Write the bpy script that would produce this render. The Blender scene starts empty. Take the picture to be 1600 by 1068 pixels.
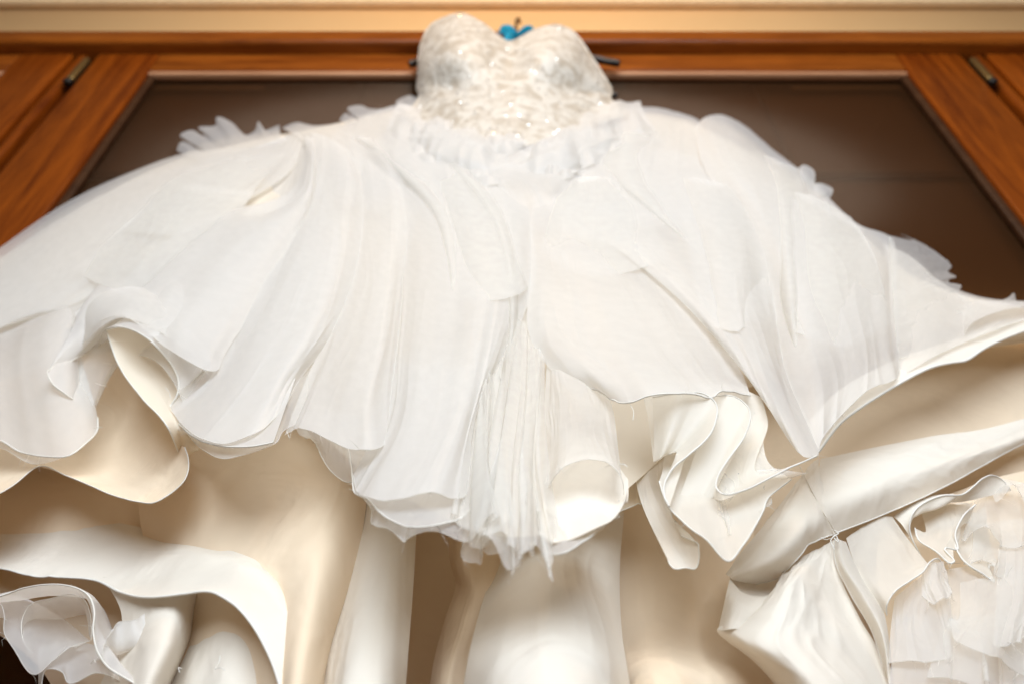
import bpy, bmesh, math, random
import numpy as np
from mathutils import Vector

sc = bpy.context.scene
COL = sc.collection
random.seed(4)

# ------------------------------------------------------------------ camera
CZ = 0.45                                  # the lens is held low, close to the skirt, looking up
F = 1244.0                                 # focal length in picture units (28 mm on a 36 mm wide frame)
PITCH = math.radians(45.7)
SN, CS = math.sin(PITCH), math.cos(PITCH)
cam_d = bpy.data.cameras.new('camera')
cam_d.sensor_width = 36.0
cam_d.lens = 36.0 * F / 1600.0
cam_d.clip_start = 0.02
cam_d.clip_end = 60
cam = bpy.data.objects.new('camera', cam_d)
COL.objects.link(cam)
cam.location = (0, 0, CZ)
cam.rotation_euler = (math.pi / 2 + PITCH, 0, 0)
cam_d.dof.use_dof = True
cam_d.dof.focus_distance = 0.55
cam_d.dof.aperture_fstop = 5.4
sc.camera = cam

# ------------------------------------------------------------------ light
w = bpy.data.worlds.new('World')
sc.world = w
w.use_nodes = True
w.node_tree.nodes['Background'].inputs[0].default_value = (1.0, 0.60, 0.27, 1)
w.node_tree.nodes['Background'].inputs[1].default_value = 0.15


def area(name, loc, target, size, power, color):
    d = bpy.data.lights.new(name, 'AREA')
    d.shape = 'DISK'
    d.size = size
    d.energy = power
    d.color = color
    o = bpy.data.objects.new(name, d)
    COL.objects.link(o)
    o.location = loc
    o.rotation_euler = (Vector(target) - Vector(loc)).to_track_quat('-Z', 'Y').to_euler()
    return o


area('flash_bounce', (0.12, -1.55, 1.80), (0.0, 0.5, 0.85), 2.4, 98, (0.80, 0.90, 1.0))
pl = bpy.data.lights.new('room_lamp', 'POINT')  # unseen warm lamp, added to brighten the wall above the cabinet
pl.energy = 23
pl.color = (1.0, 0.62, 0.30)
pl.shadow_soft_size = 0.12
po = bpy.data.objects.new('room_lamp', pl)
COL.objects.link(po)
po.location = (0.0, -0.10, 2.60)

sc.view_settings.view_transform = 'Standard'
sc.view_settings.look = 'None'
sc.view_settings.gamma = 1
sc.view_settings.exposure = 0.0
sc.cycles.max_bounces = 6
sc.cycles.diffuse_bounces = 4
sc.cycles.transmission_bounces = 5
sc.cycles.transparent_max_bounces = 16
sc.cycles.use_adaptive_sampling = True
sc.cycles.adaptive_threshold = 0.03
sc.cycles.use_denoising = True
sc.cycles.caustics_reflective = False
sc.cycles.caustics_refractive = False


# ------------------------------------------------------------------ helpers: points, curves, noise
def at(u, v, y):
    """a point y metres in front of the lens (measured level) along the sight line through (u, v)"""
    a = (u - 800.0) / F
    b = (534.0 - v) / F
    k = y / (CS - b * SN)
    return np.array((a * k, y, CZ + (SN + b * CS) * k))


_PV = [0, 120, 200, 300, 400, 500, 600, 700, 800, 850, 950, 1068, 1200]
_PY = [.80, .75, .71, .62, .545, .485, .44, .40, .365, .35, .33, .31, .29]
_UV = [0, 300, 500, 600, 700, 800, 900, 1000, 1100, 1250]
_UY = [.80, .70, .61, .56, .52, .485, .46, .445, .435, .43]


def over(u, v):
    q = (u - 800.0) / 800.0
    return min(.765, float(np.interp(v, _PV, _PY)) + .12 * q * q)


def under(u, v):
    q = (u - 800.0) / 800.0
    return min(.775, float(np.interp(v, _UV, _UY)) + .07 * q * q)


def conv(p, base):
    d = p[2] if len(p) > 2 else 0.0
    if base == 'a':
        return at(p[0], p[1], p[2])
    if base == 'u':
        return at(p[0], p[1], under(p[0], p[1]) + d)
    return at(p[0], p[1], min(.785, over(p[0], p[1]) + d))


def crom(P, T, x):
    """Catmull-Rom through P (n, ...) at knots T, sampled at x"""
    P = np.asarray(P, float)
    n = len(P)
    if n == 1:
        return np.repeat(P, len(x), 0)
    M = np.zeros_like(P)
    T = np.asarray(T, float)
    for i in range(n):
        if i == 0:
            M[i] = (P[1] - P[0]) / (T[1] - T[0])
        elif i == n - 1:
            M[i] = (P[-1] - P[-2]) / (T[-1] - T[-2])
        else:
            a = (P[i] - P[i - 1]) / (T[i] - T[i - 1])
            b = (P[i + 1] - P[i]) / (T[i + 1] - T[i])
            wa = T[i + 1] - T[i]
            wb = T[i] - T[i - 1]
            M[i] = (a * wa + b * wb) / (wa + wb)
    k = np.clip(np.searchsorted(T, x, side='right') - 1, 0, n - 2)
    h = (T[k + 1] - T[k])
    t = (x - T[k]) / h
    sh = (len(x),) + (1,) * (P.ndim - 1)
    t = t.reshape(sh)
    h = h.reshape(sh)
    t2, t3 = t * t, t * t * t
    return ((2 * t3 - 3 * t2 + 1) * P[k] + (t3 - 2 * t2 + t) * h * M[k]
            + (-2 * t3 + 3 * t2) * P[k + 1] + (t3 - t2) * h * M[k + 1])


def row_sample(pts, n, even=False):
    P = np.asarray(pts, float)
    if len(P) == 1:
        return np.repeat(P, n, 0)
    if even:
        T = np.linspace(0, 1, len(P))
    else:
        d = np.sqrt(np.linalg.norm(np.diff(P, axis=0), axis=1)) + 1e-5
        T = np.concatenate(([0], np.cumsum(d)))
        T /= T[-1]
    return crom(P, T, np.linspace(0, 1, n))


def vnoise(x, y, seed):
    """smooth value noise in [-1, 1] on arrays"""
    xi = np.floor(x).astype(np.int64)
    yi = np.floor(y).astype(np.int64)
    fx, fy = x - xi, y - yi
    fx = fx * fx * fx * (fx * (fx * 6 - 15) + 10)
    fy = fy * fy * fy * (fy * (fy * 6 - 15) + 10)

    def hsh(a, b):
        h = (a * 374761393 + b * 668265263 + seed * 974634777) & 0xffffffff
        h = ((h ^ (h >> 13)) * 1274126177) & 0xffffffff
        h = h ^ (h >> 16)
        return (h & 0xffff) / 32767.5 - 1.0
    a = hsh(xi, yi)
    b = hsh(xi + 1, yi)
    c = hsh(xi, yi + 1)
    d = hsh(xi + 1, yi + 1)
    return (a * (1 - fx) + b * fx) * (1 - fy) + (c * (1 - fx) + d * fx) * fy


EYE = np.array((0, 0, CZ))


def normals(G):
    du = np.gradient(G, axis=1)
    dv = np.gradient(G, axis=0)
    N = np.cross(du, dv)
    N /= (np.linalg.norm(N, axis=2, keepdims=True) + 1e-9)
    return N


def mesh_obj(name, verts, faces, mat, parent=None, smooth=True):
    me = bpy.data.meshes.new(name)
    me.from_pydata([tuple(map(float, p)) for p in verts], [], faces)
    if smooth:
        me.polygons.foreach_set('use_smooth', [True] * len(me.polygons))
    me.materials.append(mat)
    me.update()
    o = bpy.data.objects.new(name, me)
    COL.objects.link(o)
    if parent is not None:
        o.parent = parent
    return o


def grid_obj(name, G, mat, parent):
    nv, nu = G.shape[:2]
    faces = []
    for j in range(nv - 1):
        r = j * nu
        for i in range(nu - 1):
            faces.append((r + i, r + i + 1, r + nu + i + 1, r + nu + i))
    o = mesh_obj(name, G.reshape(-1, 3), faces, mat, parent)
    uvl = o.data.uv_layers.new(name='UVMap')
    S = np.linspace(0, 1, nu)
    T = np.linspace(0, 1, nv)
    # cloth coordinates in metres so the weave keeps one size
    wid = np.mean(np.sum(np.linalg.norm(np.diff(G, axis=1), axis=2), axis=1))
    hei = np.mean(np.sum(np.linalg.norm(np.diff(G, axis=0), axis=2), axis=0))
    UV = np.stack(np.meshgrid(S * wid, T * hei), axis=-1).reshape(-1, 2)
    idx = np.empty(len(o.data.loops), dtype=np.int32)
    o.data.loops.foreach_get('vertex_index', idx)
    uvl.data.foreach_set('uv', UV[idx].astype(np.float32).ravel())
    return o


def tube(name, P, r, mat, parent, sides=6, taper=None):
    P = np.asarray(P, float)
    n = len(P)
    T = np.gradient(P, axis=0)
    T /= (np.linalg.norm(T, axis=1, keepdims=True) + 1e-9)
    ref = np.array((0.3, -0.6, 0.74))
    V, Fc = [], []
    for i in range(n):
        a = np.cross(T[i], ref)
        a /= (np.linalg.norm(a) + 1e-9)
        b = np.cross(T[i], a)
        rr = r if taper is None else r * taper(i / (n - 1))
        for k in range(sides):
            t = 2 * math.pi * k / sides
            V.append(P[i] + rr * (math.cos(t) * a + math.sin(t) * b))
    for i in range(n - 1):
        for k in range(sides):
            k2 = (k + 1) % sides
            Fc.append((i * sides + k, i * sides + k2, (i + 1) * sides + k2, (i + 1) * sides + k))
    return mesh_obj(name, V, Fc, mat, parent)


# ------------------------------------------------------------------ materials
def nodemat(name):
    m = bpy.data.materials.new(name)
    m.use_nodes = True
    nt = m.node_tree
    nt.nodes.clear()
    out = nt.nodes.new('ShaderNodeOutputMaterial')
    return m, nt, nt.nodes.new, nt.links.new, out


def weave_bump(nt, freq, strength, dist=0.0004, crumple=0.25):
    """threads crossing (cloth coordinates in metres) plus soft crumple"""
    N, L = nt.nodes.new, nt.links.new
    uv = N('ShaderNodeTexCoord')
    wv = []
    for d in ('X', 'Y'):
        t = N('ShaderNodeTexWave')
        t.wave_type = 'BANDS'
        t.bands_direction = d
        t.inputs['Scale'].default_value = freq
        t.inputs['Distortion'].default_value = 0.6
        t.inputs['Detail'].default_value = 1
        L(uv.outputs['UV'], t.inputs['Vector'])
        wv.append(t)
    add = N('ShaderNodeMath')
    add.operation = 'ADD'
    L(wv[0].outputs['Fac'], add.inputs[0])
    L(wv[1].outputs['Fac'], add.inputs[1])
    b1 = N('ShaderNodeBump')
    b1.inputs['Strength'].default_value = strength
    b1.inputs['Distance'].default_value = dist
    L(add.outputs[0], b1.inputs['Height'])
    ns = N('ShaderNodeTexNoise')
    ns.inputs['Scale'].default_value = 90
    ns.inputs['Detail'].default_value = 4
    ns.inputs['Roughness'].default_value = 0.55
    L(uv.outputs['Object'], ns.inputs['Vector'])
    b2 = N('ShaderNodeBump')
    b2.inputs['Strength'].default_value = crumple
    b2.inputs['Distance'].default_value = 0.0015
    L(ns.outputs['Fac'], b2.inputs['Height'])
    L(b1.outputs['Normal'], b2.inputs['Normal'])
    return b2


def sheer_mat(name, col, clear, trans_col, trans=0.42, freq=900, crumple=.03):
    m, nt, N, L, out = nodemat(name)
    bp = weave_bump(nt, freq, .10, .0002, crumple)
    df = N('ShaderNodeBsdfDiffuse')
    df.inputs[0].default_value = (*col, 1)
    tl = N('ShaderNodeBsdfTranslucent')
    tl.inputs[0].default_value = (*trans_col, 1)
    gl = N('ShaderNodeBsdfGlossy')
    gl.inputs[0].default_value = (1, 1, 1, 1)
    gl.inputs['Roughness'].default_value = .45
    for s in (df, tl, gl):
        L(bp.outputs['Normal'], s.inputs['Normal'])
    m1 = N('ShaderNodeMixShader')
    m1.inputs[0].default_value = trans
    L(df.outputs[0], m1.inputs[1])
    L(tl.outputs[0], m1.inputs[2])
    m2 = N('ShaderNodeMixShader')
    m2.inputs[0].default_value = .04
    L(m1.outputs[0], m2.inputs[1])
    L(gl.outputs[0], m2.inputs[2])
    last = m2
    if clear > 0:
        tr = N('ShaderNodeBsdfTransparent')
        tr.inputs[0].default_value = (1, .99, .97, 1)
        # density of the cloth varies a little, thread by thread and in broad slubs
        tc = N('ShaderNodeTexCoord')
        ns = N('ShaderNodeTexNoise')
        ns.inputs['Scale'].default_value = 60
        ns.inputs['Detail'].default_value = 5
        L(tc.outputs['UV'], ns.inputs['Vector'])
        mr = N('ShaderNodeMapRange')
        mr.inputs['From Min'].default_value = .3
        mr.inputs['From Max'].default_value = .7
        mr.inputs['To Min'].default_value = clear - .02
        mr.inputs['To Max'].default_value = clear + .02
        L(ns.outputs['Fac'], mr.inputs['Value'])
        m3 = N('ShaderNodeMixShader')
        L(mr.outputs[0], m3.inputs[0])
        L(m2.outputs[0], m3.inputs[1])
        L(tr.outputs[0], m3.inputs[2])
        last = m3
    L(last.outputs[0], out.inputs[0])
    return m


def satin_mat(name, col, rough=.58):
    m, nt, N, L, out = nodemat(name)
    bp = weave_bump(nt, 1300, .12, .0002, .10)
    p = N('ShaderNodeBsdfPrincipled')
    tc = N('ShaderNodeTexCoord')
    nd = N('ShaderNodeTexNoise')
    nd.inputs['Scale'].default_value = 13
    nd.inputs['Detail'].default_value = 3
    nd.inputs['Distortion'].default_value = .6
    L(tc.outputs['Object'], nd.inputs['Vector'])
    bd = N('ShaderNodeBump')
    bd.inputs['Strength'].default_value = .38
    bd.inputs['Distance'].default_value = .016
    L(nd.outputs['Fac'], bd.inputs['Height'])
    L(bp.outputs['Normal'], bd.inputs['Normal'])
    bp = bd
    ns = N('ShaderNodeTexNoise')
    ns.inputs['Scale'].default_value = 5
    ns.inputs['Detail'].default_value = 6
    L(tc.outputs['Object'], ns.inputs['Vector'])
    rp = N('ShaderNodeValToRGB')
    rp.color_ramp.elements[0].position = .3
    rp.color_ramp.elements[0].color = (col[0] * .97, col[1] * .955, col[2] * .93, 1)
    rp.color_ramp.elements[1].position = .7
    rp.color_ramp.elements[1].color = (*col, 1)
    L(ns.outputs['Fac'], rp.inputs[0])
    L(rp.outputs[0], p.inputs['Base Color'])
    p.inputs['Roughness'].default_value = rough
    p.inputs['Specular IOR Level'].default_value = .06
    p.inputs['Sheen Weight'].default_value = .05
    p.inputs['Sheen Roughness'].default_value = .4
    L(bp.outputs['Normal'], p.inputs['Normal'])
    tl = N('ShaderNodeBsdfTranslucent')
    tl.inputs[0].default_value = (col[0], col[1] * .95, col[2] * .86, 1)
    mx = N('ShaderNodeMixShader')
    mx.inputs[0].default_value = .12
    L(p.outputs[0], mx.inputs[1])
    L(tl.outputs[0], mx.inputs[2])
    L(mx.outputs[0], out.inputs[0])
    return m


def simple(name, col, rough=.5, metal=0.0, spec=.5):
    m, nt, N, L, out = nodemat(name)
    p = N('ShaderNodeBsdfPrincipled')
    tc = N('ShaderNodeTexCoord')
    ns = N('ShaderNodeTexNoise')
    ns.inputs['Scale'].default_value = 30
    ns.inputs['Detail'].default_value = 5
    L(tc.outputs['Object'], ns.inputs['Vector'])
    rp = N('ShaderNodeValToRGB')
    rp.color_ramp.elements[0].color = (col[0] * .85, col[1] * .85, col[2] * .85, 1)
    rp.color_ramp.elements[1].color = (min(1, col[0] * 1.1), min(1, col[1] * 1.1), min(1, col[2] * 1.1), 1)
    L(ns.outputs['Fac'], rp.inputs[0])
    L(rp.outputs[0], p.inputs['Base Color'])
    p.inputs['Roughness'].default_value = rough
    p.inputs['Metallic'].default_value = metal
    p.inputs['Specular IOR Level'].default_value = spec
    L(p.outputs[0], out.inputs[0])
    return m


def wood_mat(name, axis, c0, c1, rough=.33):
    m, nt, N, L, out = nodemat(name)
    p = N('ShaderNodeBsdfPrincipled')
    tc = N('ShaderNodeTexCoord')
    mp = N('ShaderNodeMapping')
    s = {'x': (1.1, 14, 14), 'z': (14, 14, 1.1), 'y': (14, 1.1, 14)}[axis]
    mp.inputs['Scale'].default_value = s
    L(tc.outputs['Object'], mp.inputs['Vector'])
    n1 = N('ShaderNodeTexNoise')
    n1.inputs['Scale'].default_value = 2.2
    n1.inputs['Detail'].default_value = 8
    n1.inputs['Roughness'].default_value = .62
    n1.inputs['Distortion'].default_value = .8
    L(mp.outputs[0], n1.inputs['Vector'])
    n2 = N('ShaderNodeTexNoise')
    n2.inputs['Scale'].default_value = 16
    n2.inputs['Detail'].default_value = 3
    L(mp.outputs[0], n2.inputs['Vector'])
    mx = N('ShaderNodeMath')
    mx.operation = 'MULTIPLY_ADD'
    mx.inputs[1].default_value = .3
    L(n2.outputs['Fac'], mx.inputs[0])
    L(n1.outputs['Fac'], mx.inputs[2])
    rp = N('ShaderNodeValToRGB')
    rp.color_ramp.elements[0].position = .42
    rp.color_ramp.elements[0].color = (*c0, 1)
    rp.color_ramp.elements[1].position = .86
    rp.color_ramp.elements[1].color = (*c1, 1)
    L(mx.outputs[0], rp.inputs[0])
    L(rp.outputs[0], p.inputs['Base Color'])
    p.inputs['Roughness'].default_value = rough
    p.inputs['Specular IOR Level'].default_value = .22
    p.inputs['Coat Weight'].default_value = 0
    p.inputs['Coat Roughness'].default_value = .2
    bp = N('ShaderNodeBump')
    bp.inputs['Strength'].default_value = .15
    bp.inputs['Distance'].default_value = .001
    L(mx.outputs[0], bp.inputs['Height'])
    L(bp.outputs[0], p.inputs['Normal'])
    L(p.outputs[0], out.inputs[0])
    return m


ORG = sheer_mat('white_organza', (.91, .91, .905), .26, (.95, .90, .82), .48)
ORG2 = sheer_mat('soft_organza', (.91, .91, .905), .40, (.95, .90, .82), .48)
ORGC = sheer_mat('cream_organza', (.91, .87, .79), .16, (.94, .87, .76), .40)
TUL = sheer_mat('fine_tulle', (.91, .91, .90), .60, (.93, .90, .84), .35, 1600, .1)
LIN = sheer_mat('ivory_lining', (.90, .82, .69), 0, (.93, .80, .61), .30)
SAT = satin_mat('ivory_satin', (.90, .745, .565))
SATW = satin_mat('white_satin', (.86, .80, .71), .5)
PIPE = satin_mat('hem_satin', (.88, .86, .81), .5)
WOODV = wood_mat('wood_vertical', 'z', (.070, .010, .0008), (.26, .058, .004))
WOODH = wood_mat('wood_level', 'x', (.10, .019, .0016), (.31, .084, .009))
BEADLIT = wood_mat('wood_bead', 'x', (.30, .13, .06), (.55, .30, .17), .3)  # highlight along the top bead, put into a paler wood colour
WOODD = wood_mat('wood_dark', 'x', (.030, .011, .004), (.062, .026, .010), .5)
BEADM = simple('sequin', (.88, .85, .80), .06, .65)
BRASS = simple('brass', (.36, .25, .10), .35, .9)
BLACK = simple('black_metal', (.010, .008, .007), .4)
HOOKM = simple('bronze_wire', (.22, .13, .06), .4, .5)
TEAL = satin_mat('teal_ribbon', (.02, .30, .46), .4)
THREAD = simple('white_thread', (.85, .82, .76), .6)
DARKW = simple('dark_hanger_wood', (.030, .014, .009), .4)


def lace_mat():
    m, nt, N, L, out = nodemat('beaded_lace')
    p = N('ShaderNodeBsdfPrincipled')
    tc = N('ShaderNodeTexCoord')
    vo = N('ShaderNodeTexVoronoi')
    vo.inputs['Scale'].default_value = 130
    L(tc.outputs['Object'], vo.inputs['Vector'])
    ns = N('ShaderNodeTexNoise')
    ns.inputs['Scale'].default_value = 26
    ns.inputs['Detail'].default_value = 5
    ns.inputs['Distortion'].default_value = 1.5
    L(tc.outputs['Object'], ns.inputs['Vector'])
    rp = N('ShaderNodeValToRGB')
    rp.color_ramp.elements[0].position = .38
    rp.color_ramp.elements[0].color = (.46, .40, .32, 1)
    rp.color_ramp.elements[1].position = .58
    rp.color_ramp.elements[1].color = (.64, .60, .53, 1)
    L(ns.outputs['Fac'], rp.inputs[0])
    L(rp.outputs[0], p.inputs['Base Color'])
    p.inputs['Roughness'].default_value = .55
    b1 = N('ShaderNodeBump')
    b1.inputs['Strength'].default_value = .6
    b1.inputs['Distance'].default_value = .004
    L(ns.outputs['Fac'], b1.inputs['Height'])
    b2 = N('ShaderNodeBump')
    b2.inputs['Strength'].default_value = .5
    b2.inputs['Distance'].default_value = .002
    L(vo.outputs['Distance'], b2.inputs['Height'])
    L(b1.outputs[0], b2.inputs['Normal'])
    L(b2.outputs[0], p.inputs['Normal'])
    L(p.outputs[0], out.inputs[0])
    return m


LACE = lace_mat()


def wall_mat():
    m, nt, N, L, out = nodemat('tan_wall_paint')
    p = N('ShaderNodeBsdfPrincipled')
    tc = N('ShaderNodeTexCoord')
    ns = N('ShaderNodeTexNoise')
    ns.inputs['Scale'].default_value = 3
    ns.inputs['Detail'].default_value = 8
    L(tc.outputs['Object'], ns.inputs['Vector'])
    rp = N('ShaderNodeValToRGB')
    rp.color_ramp.elements[0].color = (.82, .53, .245, 1)
    rp.color_ramp.elements[1].color = (.88, .58, .28, 1)
    L(ns.outputs['Fac'], rp.inputs[0])
    L(rp.outputs[0], p.inputs['Base Color'])
    p.inputs['Roughness'].default_value = .7
    n2 = N('ShaderNodeTexNoise')
    n2.inputs['Scale'].default_value = 160
    L(tc.outputs['Object'], n2.inputs['Vector'])
    bp = N('ShaderNodeBump')
    bp.inputs['Strength'].default_value = .15
    bp.inputs['Distance'].default_value = .002
    L(n2.outputs['Fac'], bp.inputs['Height'])
    L(bp.outputs[0], p.inputs['Normal'])
    L(p.outputs[0], out.inputs[0])
    return m


def glass_mat():
    m, nt, N, L, out = nodemat('smoked_glass')
    tr = N('ShaderNodeBsdfTransparent')
    tr.inputs[0].default_value = (.74, .64, .54, 1)
    df = N('ShaderNodeBsdfDiffuse')
    tc = N('ShaderNodeTexCoord')
    ns = N('ShaderNodeTexNoise')
    ns.inputs['Scale'].default_value = 2.5
    ns.inputs['Detail'].default_value = 6
    L(tc.outputs['Object'], ns.inputs['Vector'])
    rp = N('ShaderNodeValToRGB')
    rp.color_ramp.elements[0].color = (.140, .062, .024, 1)
    rp.color_ramp.elements[1].color = (.190, .088, .038, 1)
    L(ns.outputs['Fac'], rp.inputs[0])
    L(rp.outputs[0], df.inputs[0])
    m0 = N('ShaderNodeMixShader')
    m0.inputs[0].default_value = .18
    L(tr.outputs[0], m0.inputs[1])
    L(df.outputs[0], m0.inputs[2])
    gl = N('ShaderNodeBsdfGlossy')
    gl.inputs['Roughness'].default_value = .14
    mx = N('ShaderNodeMixShader')
    mx.inputs[0].default_value = .06
    L(m0.outputs[0], mx.inputs[1])
    L(gl.outputs[0], mx.inputs[2])
    L(mx.outputs[0], out.inputs[0])
    return m


WALL = wall_mat()
CEIL = simple('ceiling_paint', (.74, .53, .31), .8)
GLASS = glass_mat()


def tag(o, label=None, cat=None, group=None, kind=None):
    if label:
        o['label'] = label
    if cat:
        o['category'] = cat
    if group:
        o['group'] = group
    if kind:
        o['kind'] = kind
    return o


def empty(name, loc, parent=None):
    o = bpy.data.objects.new(name, None)
    COL.objects.link(o)
    o.location = loc
    o.empty_display_size = .05
    if parent is not None:
        o.parent = parent
    return o


def box(name, x0, x1, y0, y1, z0, z1, mat, parent=None, bev=.004, seg=2):
    bm = bmesh.new()
    bmesh.ops.create_cube(bm, size=1)
    for v in bm.verts:
        v.co.x = x0 + (v.co.x + .5) * (x1 - x0)
        v.co.y = y0 + (v.co.y + .5) * (y1 - y0)
        v.co.z = z0 + (v.co.z + .5) * (z1 - z0)
    if bev > 0:
        bmesh.ops.bevel(bm, geom=bm.edges[:] + bm.verts[:], offset=bev, segments=seg, affect='EDGES', profile=.6)
    me = bpy.data.meshes.new(name)
    bm.to_mesh(me)
    bm.free()
    me.polygons.foreach_set('use_smooth', [True] * len(me.polygons))
    me.materials.append(mat)
    o = bpy.data.objects.new(name, me)
    COL.objects.link(o)
    if parent is not None:
        o.parent = parent
    return o


# ------------------------------------------------------------------ the setting: wall, ceiling, glazed cabinet
YD = 0.80                                   # front of the cabinet doors


def zd(v, y=YD):
    return float(at(800, v, y)[2])


wall_o = box('wall', -2.6, 2.6, .86, .90, 0, 2.9, WALL, None, 0)
tag(wall_o, kind='structure')
cor_o = box('wall_cornice', -2.6, 2.6, .835, .859, zd(2, .835), zd(2, .835) + .12, CEIL, None, .006)
tag(cor_o, kind='structure')

cab = empty('display_cabinet', (0.04, .80, 0))
tag(cab, 'reddish brown wooden cabinet with wide smoked glass doors behind the white dress', 'cabinet')


def cpart(o):
    o.parent = cab
    o.matrix_parent_inverse = cab.matrix_world.inverted()
    return o


bpy.context.view_layer.update()
Z_HEAD0, Z_HEAD1 = zd(66), zd(47)
Z_DTOP = zd(77)
Z_GTOP = zd(116)
cpart(box('header_moulding', -2.2, 2.3, .765, .855, zd(64, .765), zd(47, .765), WOODH, None, .012, 3))
cpart(box('header_fillet', -2.2, 2.3, .818, .853, zd(75, .80), zd(64, .765) - .001, WOODD, None, .002))  # shadow gap under the header, put into a dark strip
cpart(box('cabinet_back', -2.2, 2.3, .846, .856, 0.02, zd(75, .80) - .002, simple('cabinet_back_board', (.15, .078, .038), .6), None, 0))
XL, XR = -.941, 1.020                        # grooves each side of the middle door
GL_, GR_ = -.792, .862                       # glass edges of the middle door


def door(x0, x1, g0, g1, hinges, zb=.03):
    d = empty('cabinet_door', ((x0 + x1) / 2, YD, zb))
    d.parent = cab
    d.matrix_parent_inverse = cab.matrix_world.inverted()
    bpy.context.view_layer.update()

    def dp(o):
        o.parent = d
        o.matrix_parent_inverse = d.matrix_world.inverted()
        return o
    dp(box('stile', x0 + .004, g0 - .008, .795, .825, zb, Z_DTOP, WOODV, None, .004))
    dp(box('stile', g1 + .008, x1 - .004, .795, .825, zb, Z_DTOP, WOODV, None, .004))
    dp(box('top_rail', g0 - .007, g1 + .007, .796, .824, Z_GTOP + .012, Z_DTOP - .001, WOODH, None, .003))
    dp(box('bottom_rail', g0 - .007, g1 + .007, .796, .824, zb + .001, .62, WOODH, None, .003))
    dp(box('glazing_bead', g0 - .007, g1 + .007, .798, .815, Z_GTOP - .004, Z_GTOP + .0115, BEADLIT, None, .004))
    dp(box('glazing_bead', g0 - .0075, g0 + .008, .803, .816, .621, Z_GTOP - .0045, WOODD, None, .003))
    dp(box('glazing_bead', g1 - .008, g1 + .0075, .803, .816, .621, Z_GTOP - .0045, WOODD, None, .003))
    dp(box('glass_pane', g0 + .001, g1 - .001, .817, .820, .6205, Z_GTOP + .005, GLASS, None, 0))
    for hx in hinges:
        zc = zd(111)
        hg = dp(box('hinge', hx - .008, hx + .008, .789, .803, zc - .055, zc + .045, BRASS, None, .005, 3))
        k = box('hinge_finial', hx - .009, hx + .009, .787, .803, zc - .072, zc - .056, BLACK, None, .006, 3)
        k.parent = hg
    return d


door(XL, XR, GL_, GR_, [XL - .012, XR + .012])
door(-2.15, -.992, -2.0, -1.122, [])
door(1.072, 2.25, 1.205, 2.10, [])
for x0, x1 in ((-.991, XL - .001), (XR + .001, 1.071)):
    cpart(box('post', x0 + .002, x1 - .024 if x0 < 0 else x1 - .002, .798, .83, .03, Z_DTOP, WOODV, None, .010, 3) if x0 < 0
          else box('post', x0 + .024, x1 - .002, .798, .83, .03, Z_DTOP, WOODV, None, .010, 3))
# reflections of the room, built as pale strips and dark seams behind the glass
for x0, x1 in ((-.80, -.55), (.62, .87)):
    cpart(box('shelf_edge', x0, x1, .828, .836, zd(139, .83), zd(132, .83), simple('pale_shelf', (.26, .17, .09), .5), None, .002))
cpart(box('shelf', -.93, 1.01, .834, .845, zd(280, .84), zd(272, .84), simple('dark_shelf', (.05, .024, .011), .6), None, .002))
cpart(box('divider', -.335, -.325, .838, .845, .7, zd(120, .84), simple('dark_divider', (.09, .046, .022), .6), None, .001))
cpart(box('divider', .545, .555, .838, .845, .7, zd(120, .84), bpy.data.materials['dark_divider'], None, .001))

# ------------------------------------------------------------------ the dress
dress = empty('wedding_dress', (0, .72, 1.45))
bpy.context.view_layer.update()
tag(dress, 'white strapless wedding dress with beaded bodice and layered organza skirt hanging on cabinet', 'dress')
DINV = dress.matrix_world.inverted()


def dpart(o):
    o.parent = dress
    o.matrix_parent_inverse = DINV
    return o


SEED = [10]


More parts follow.
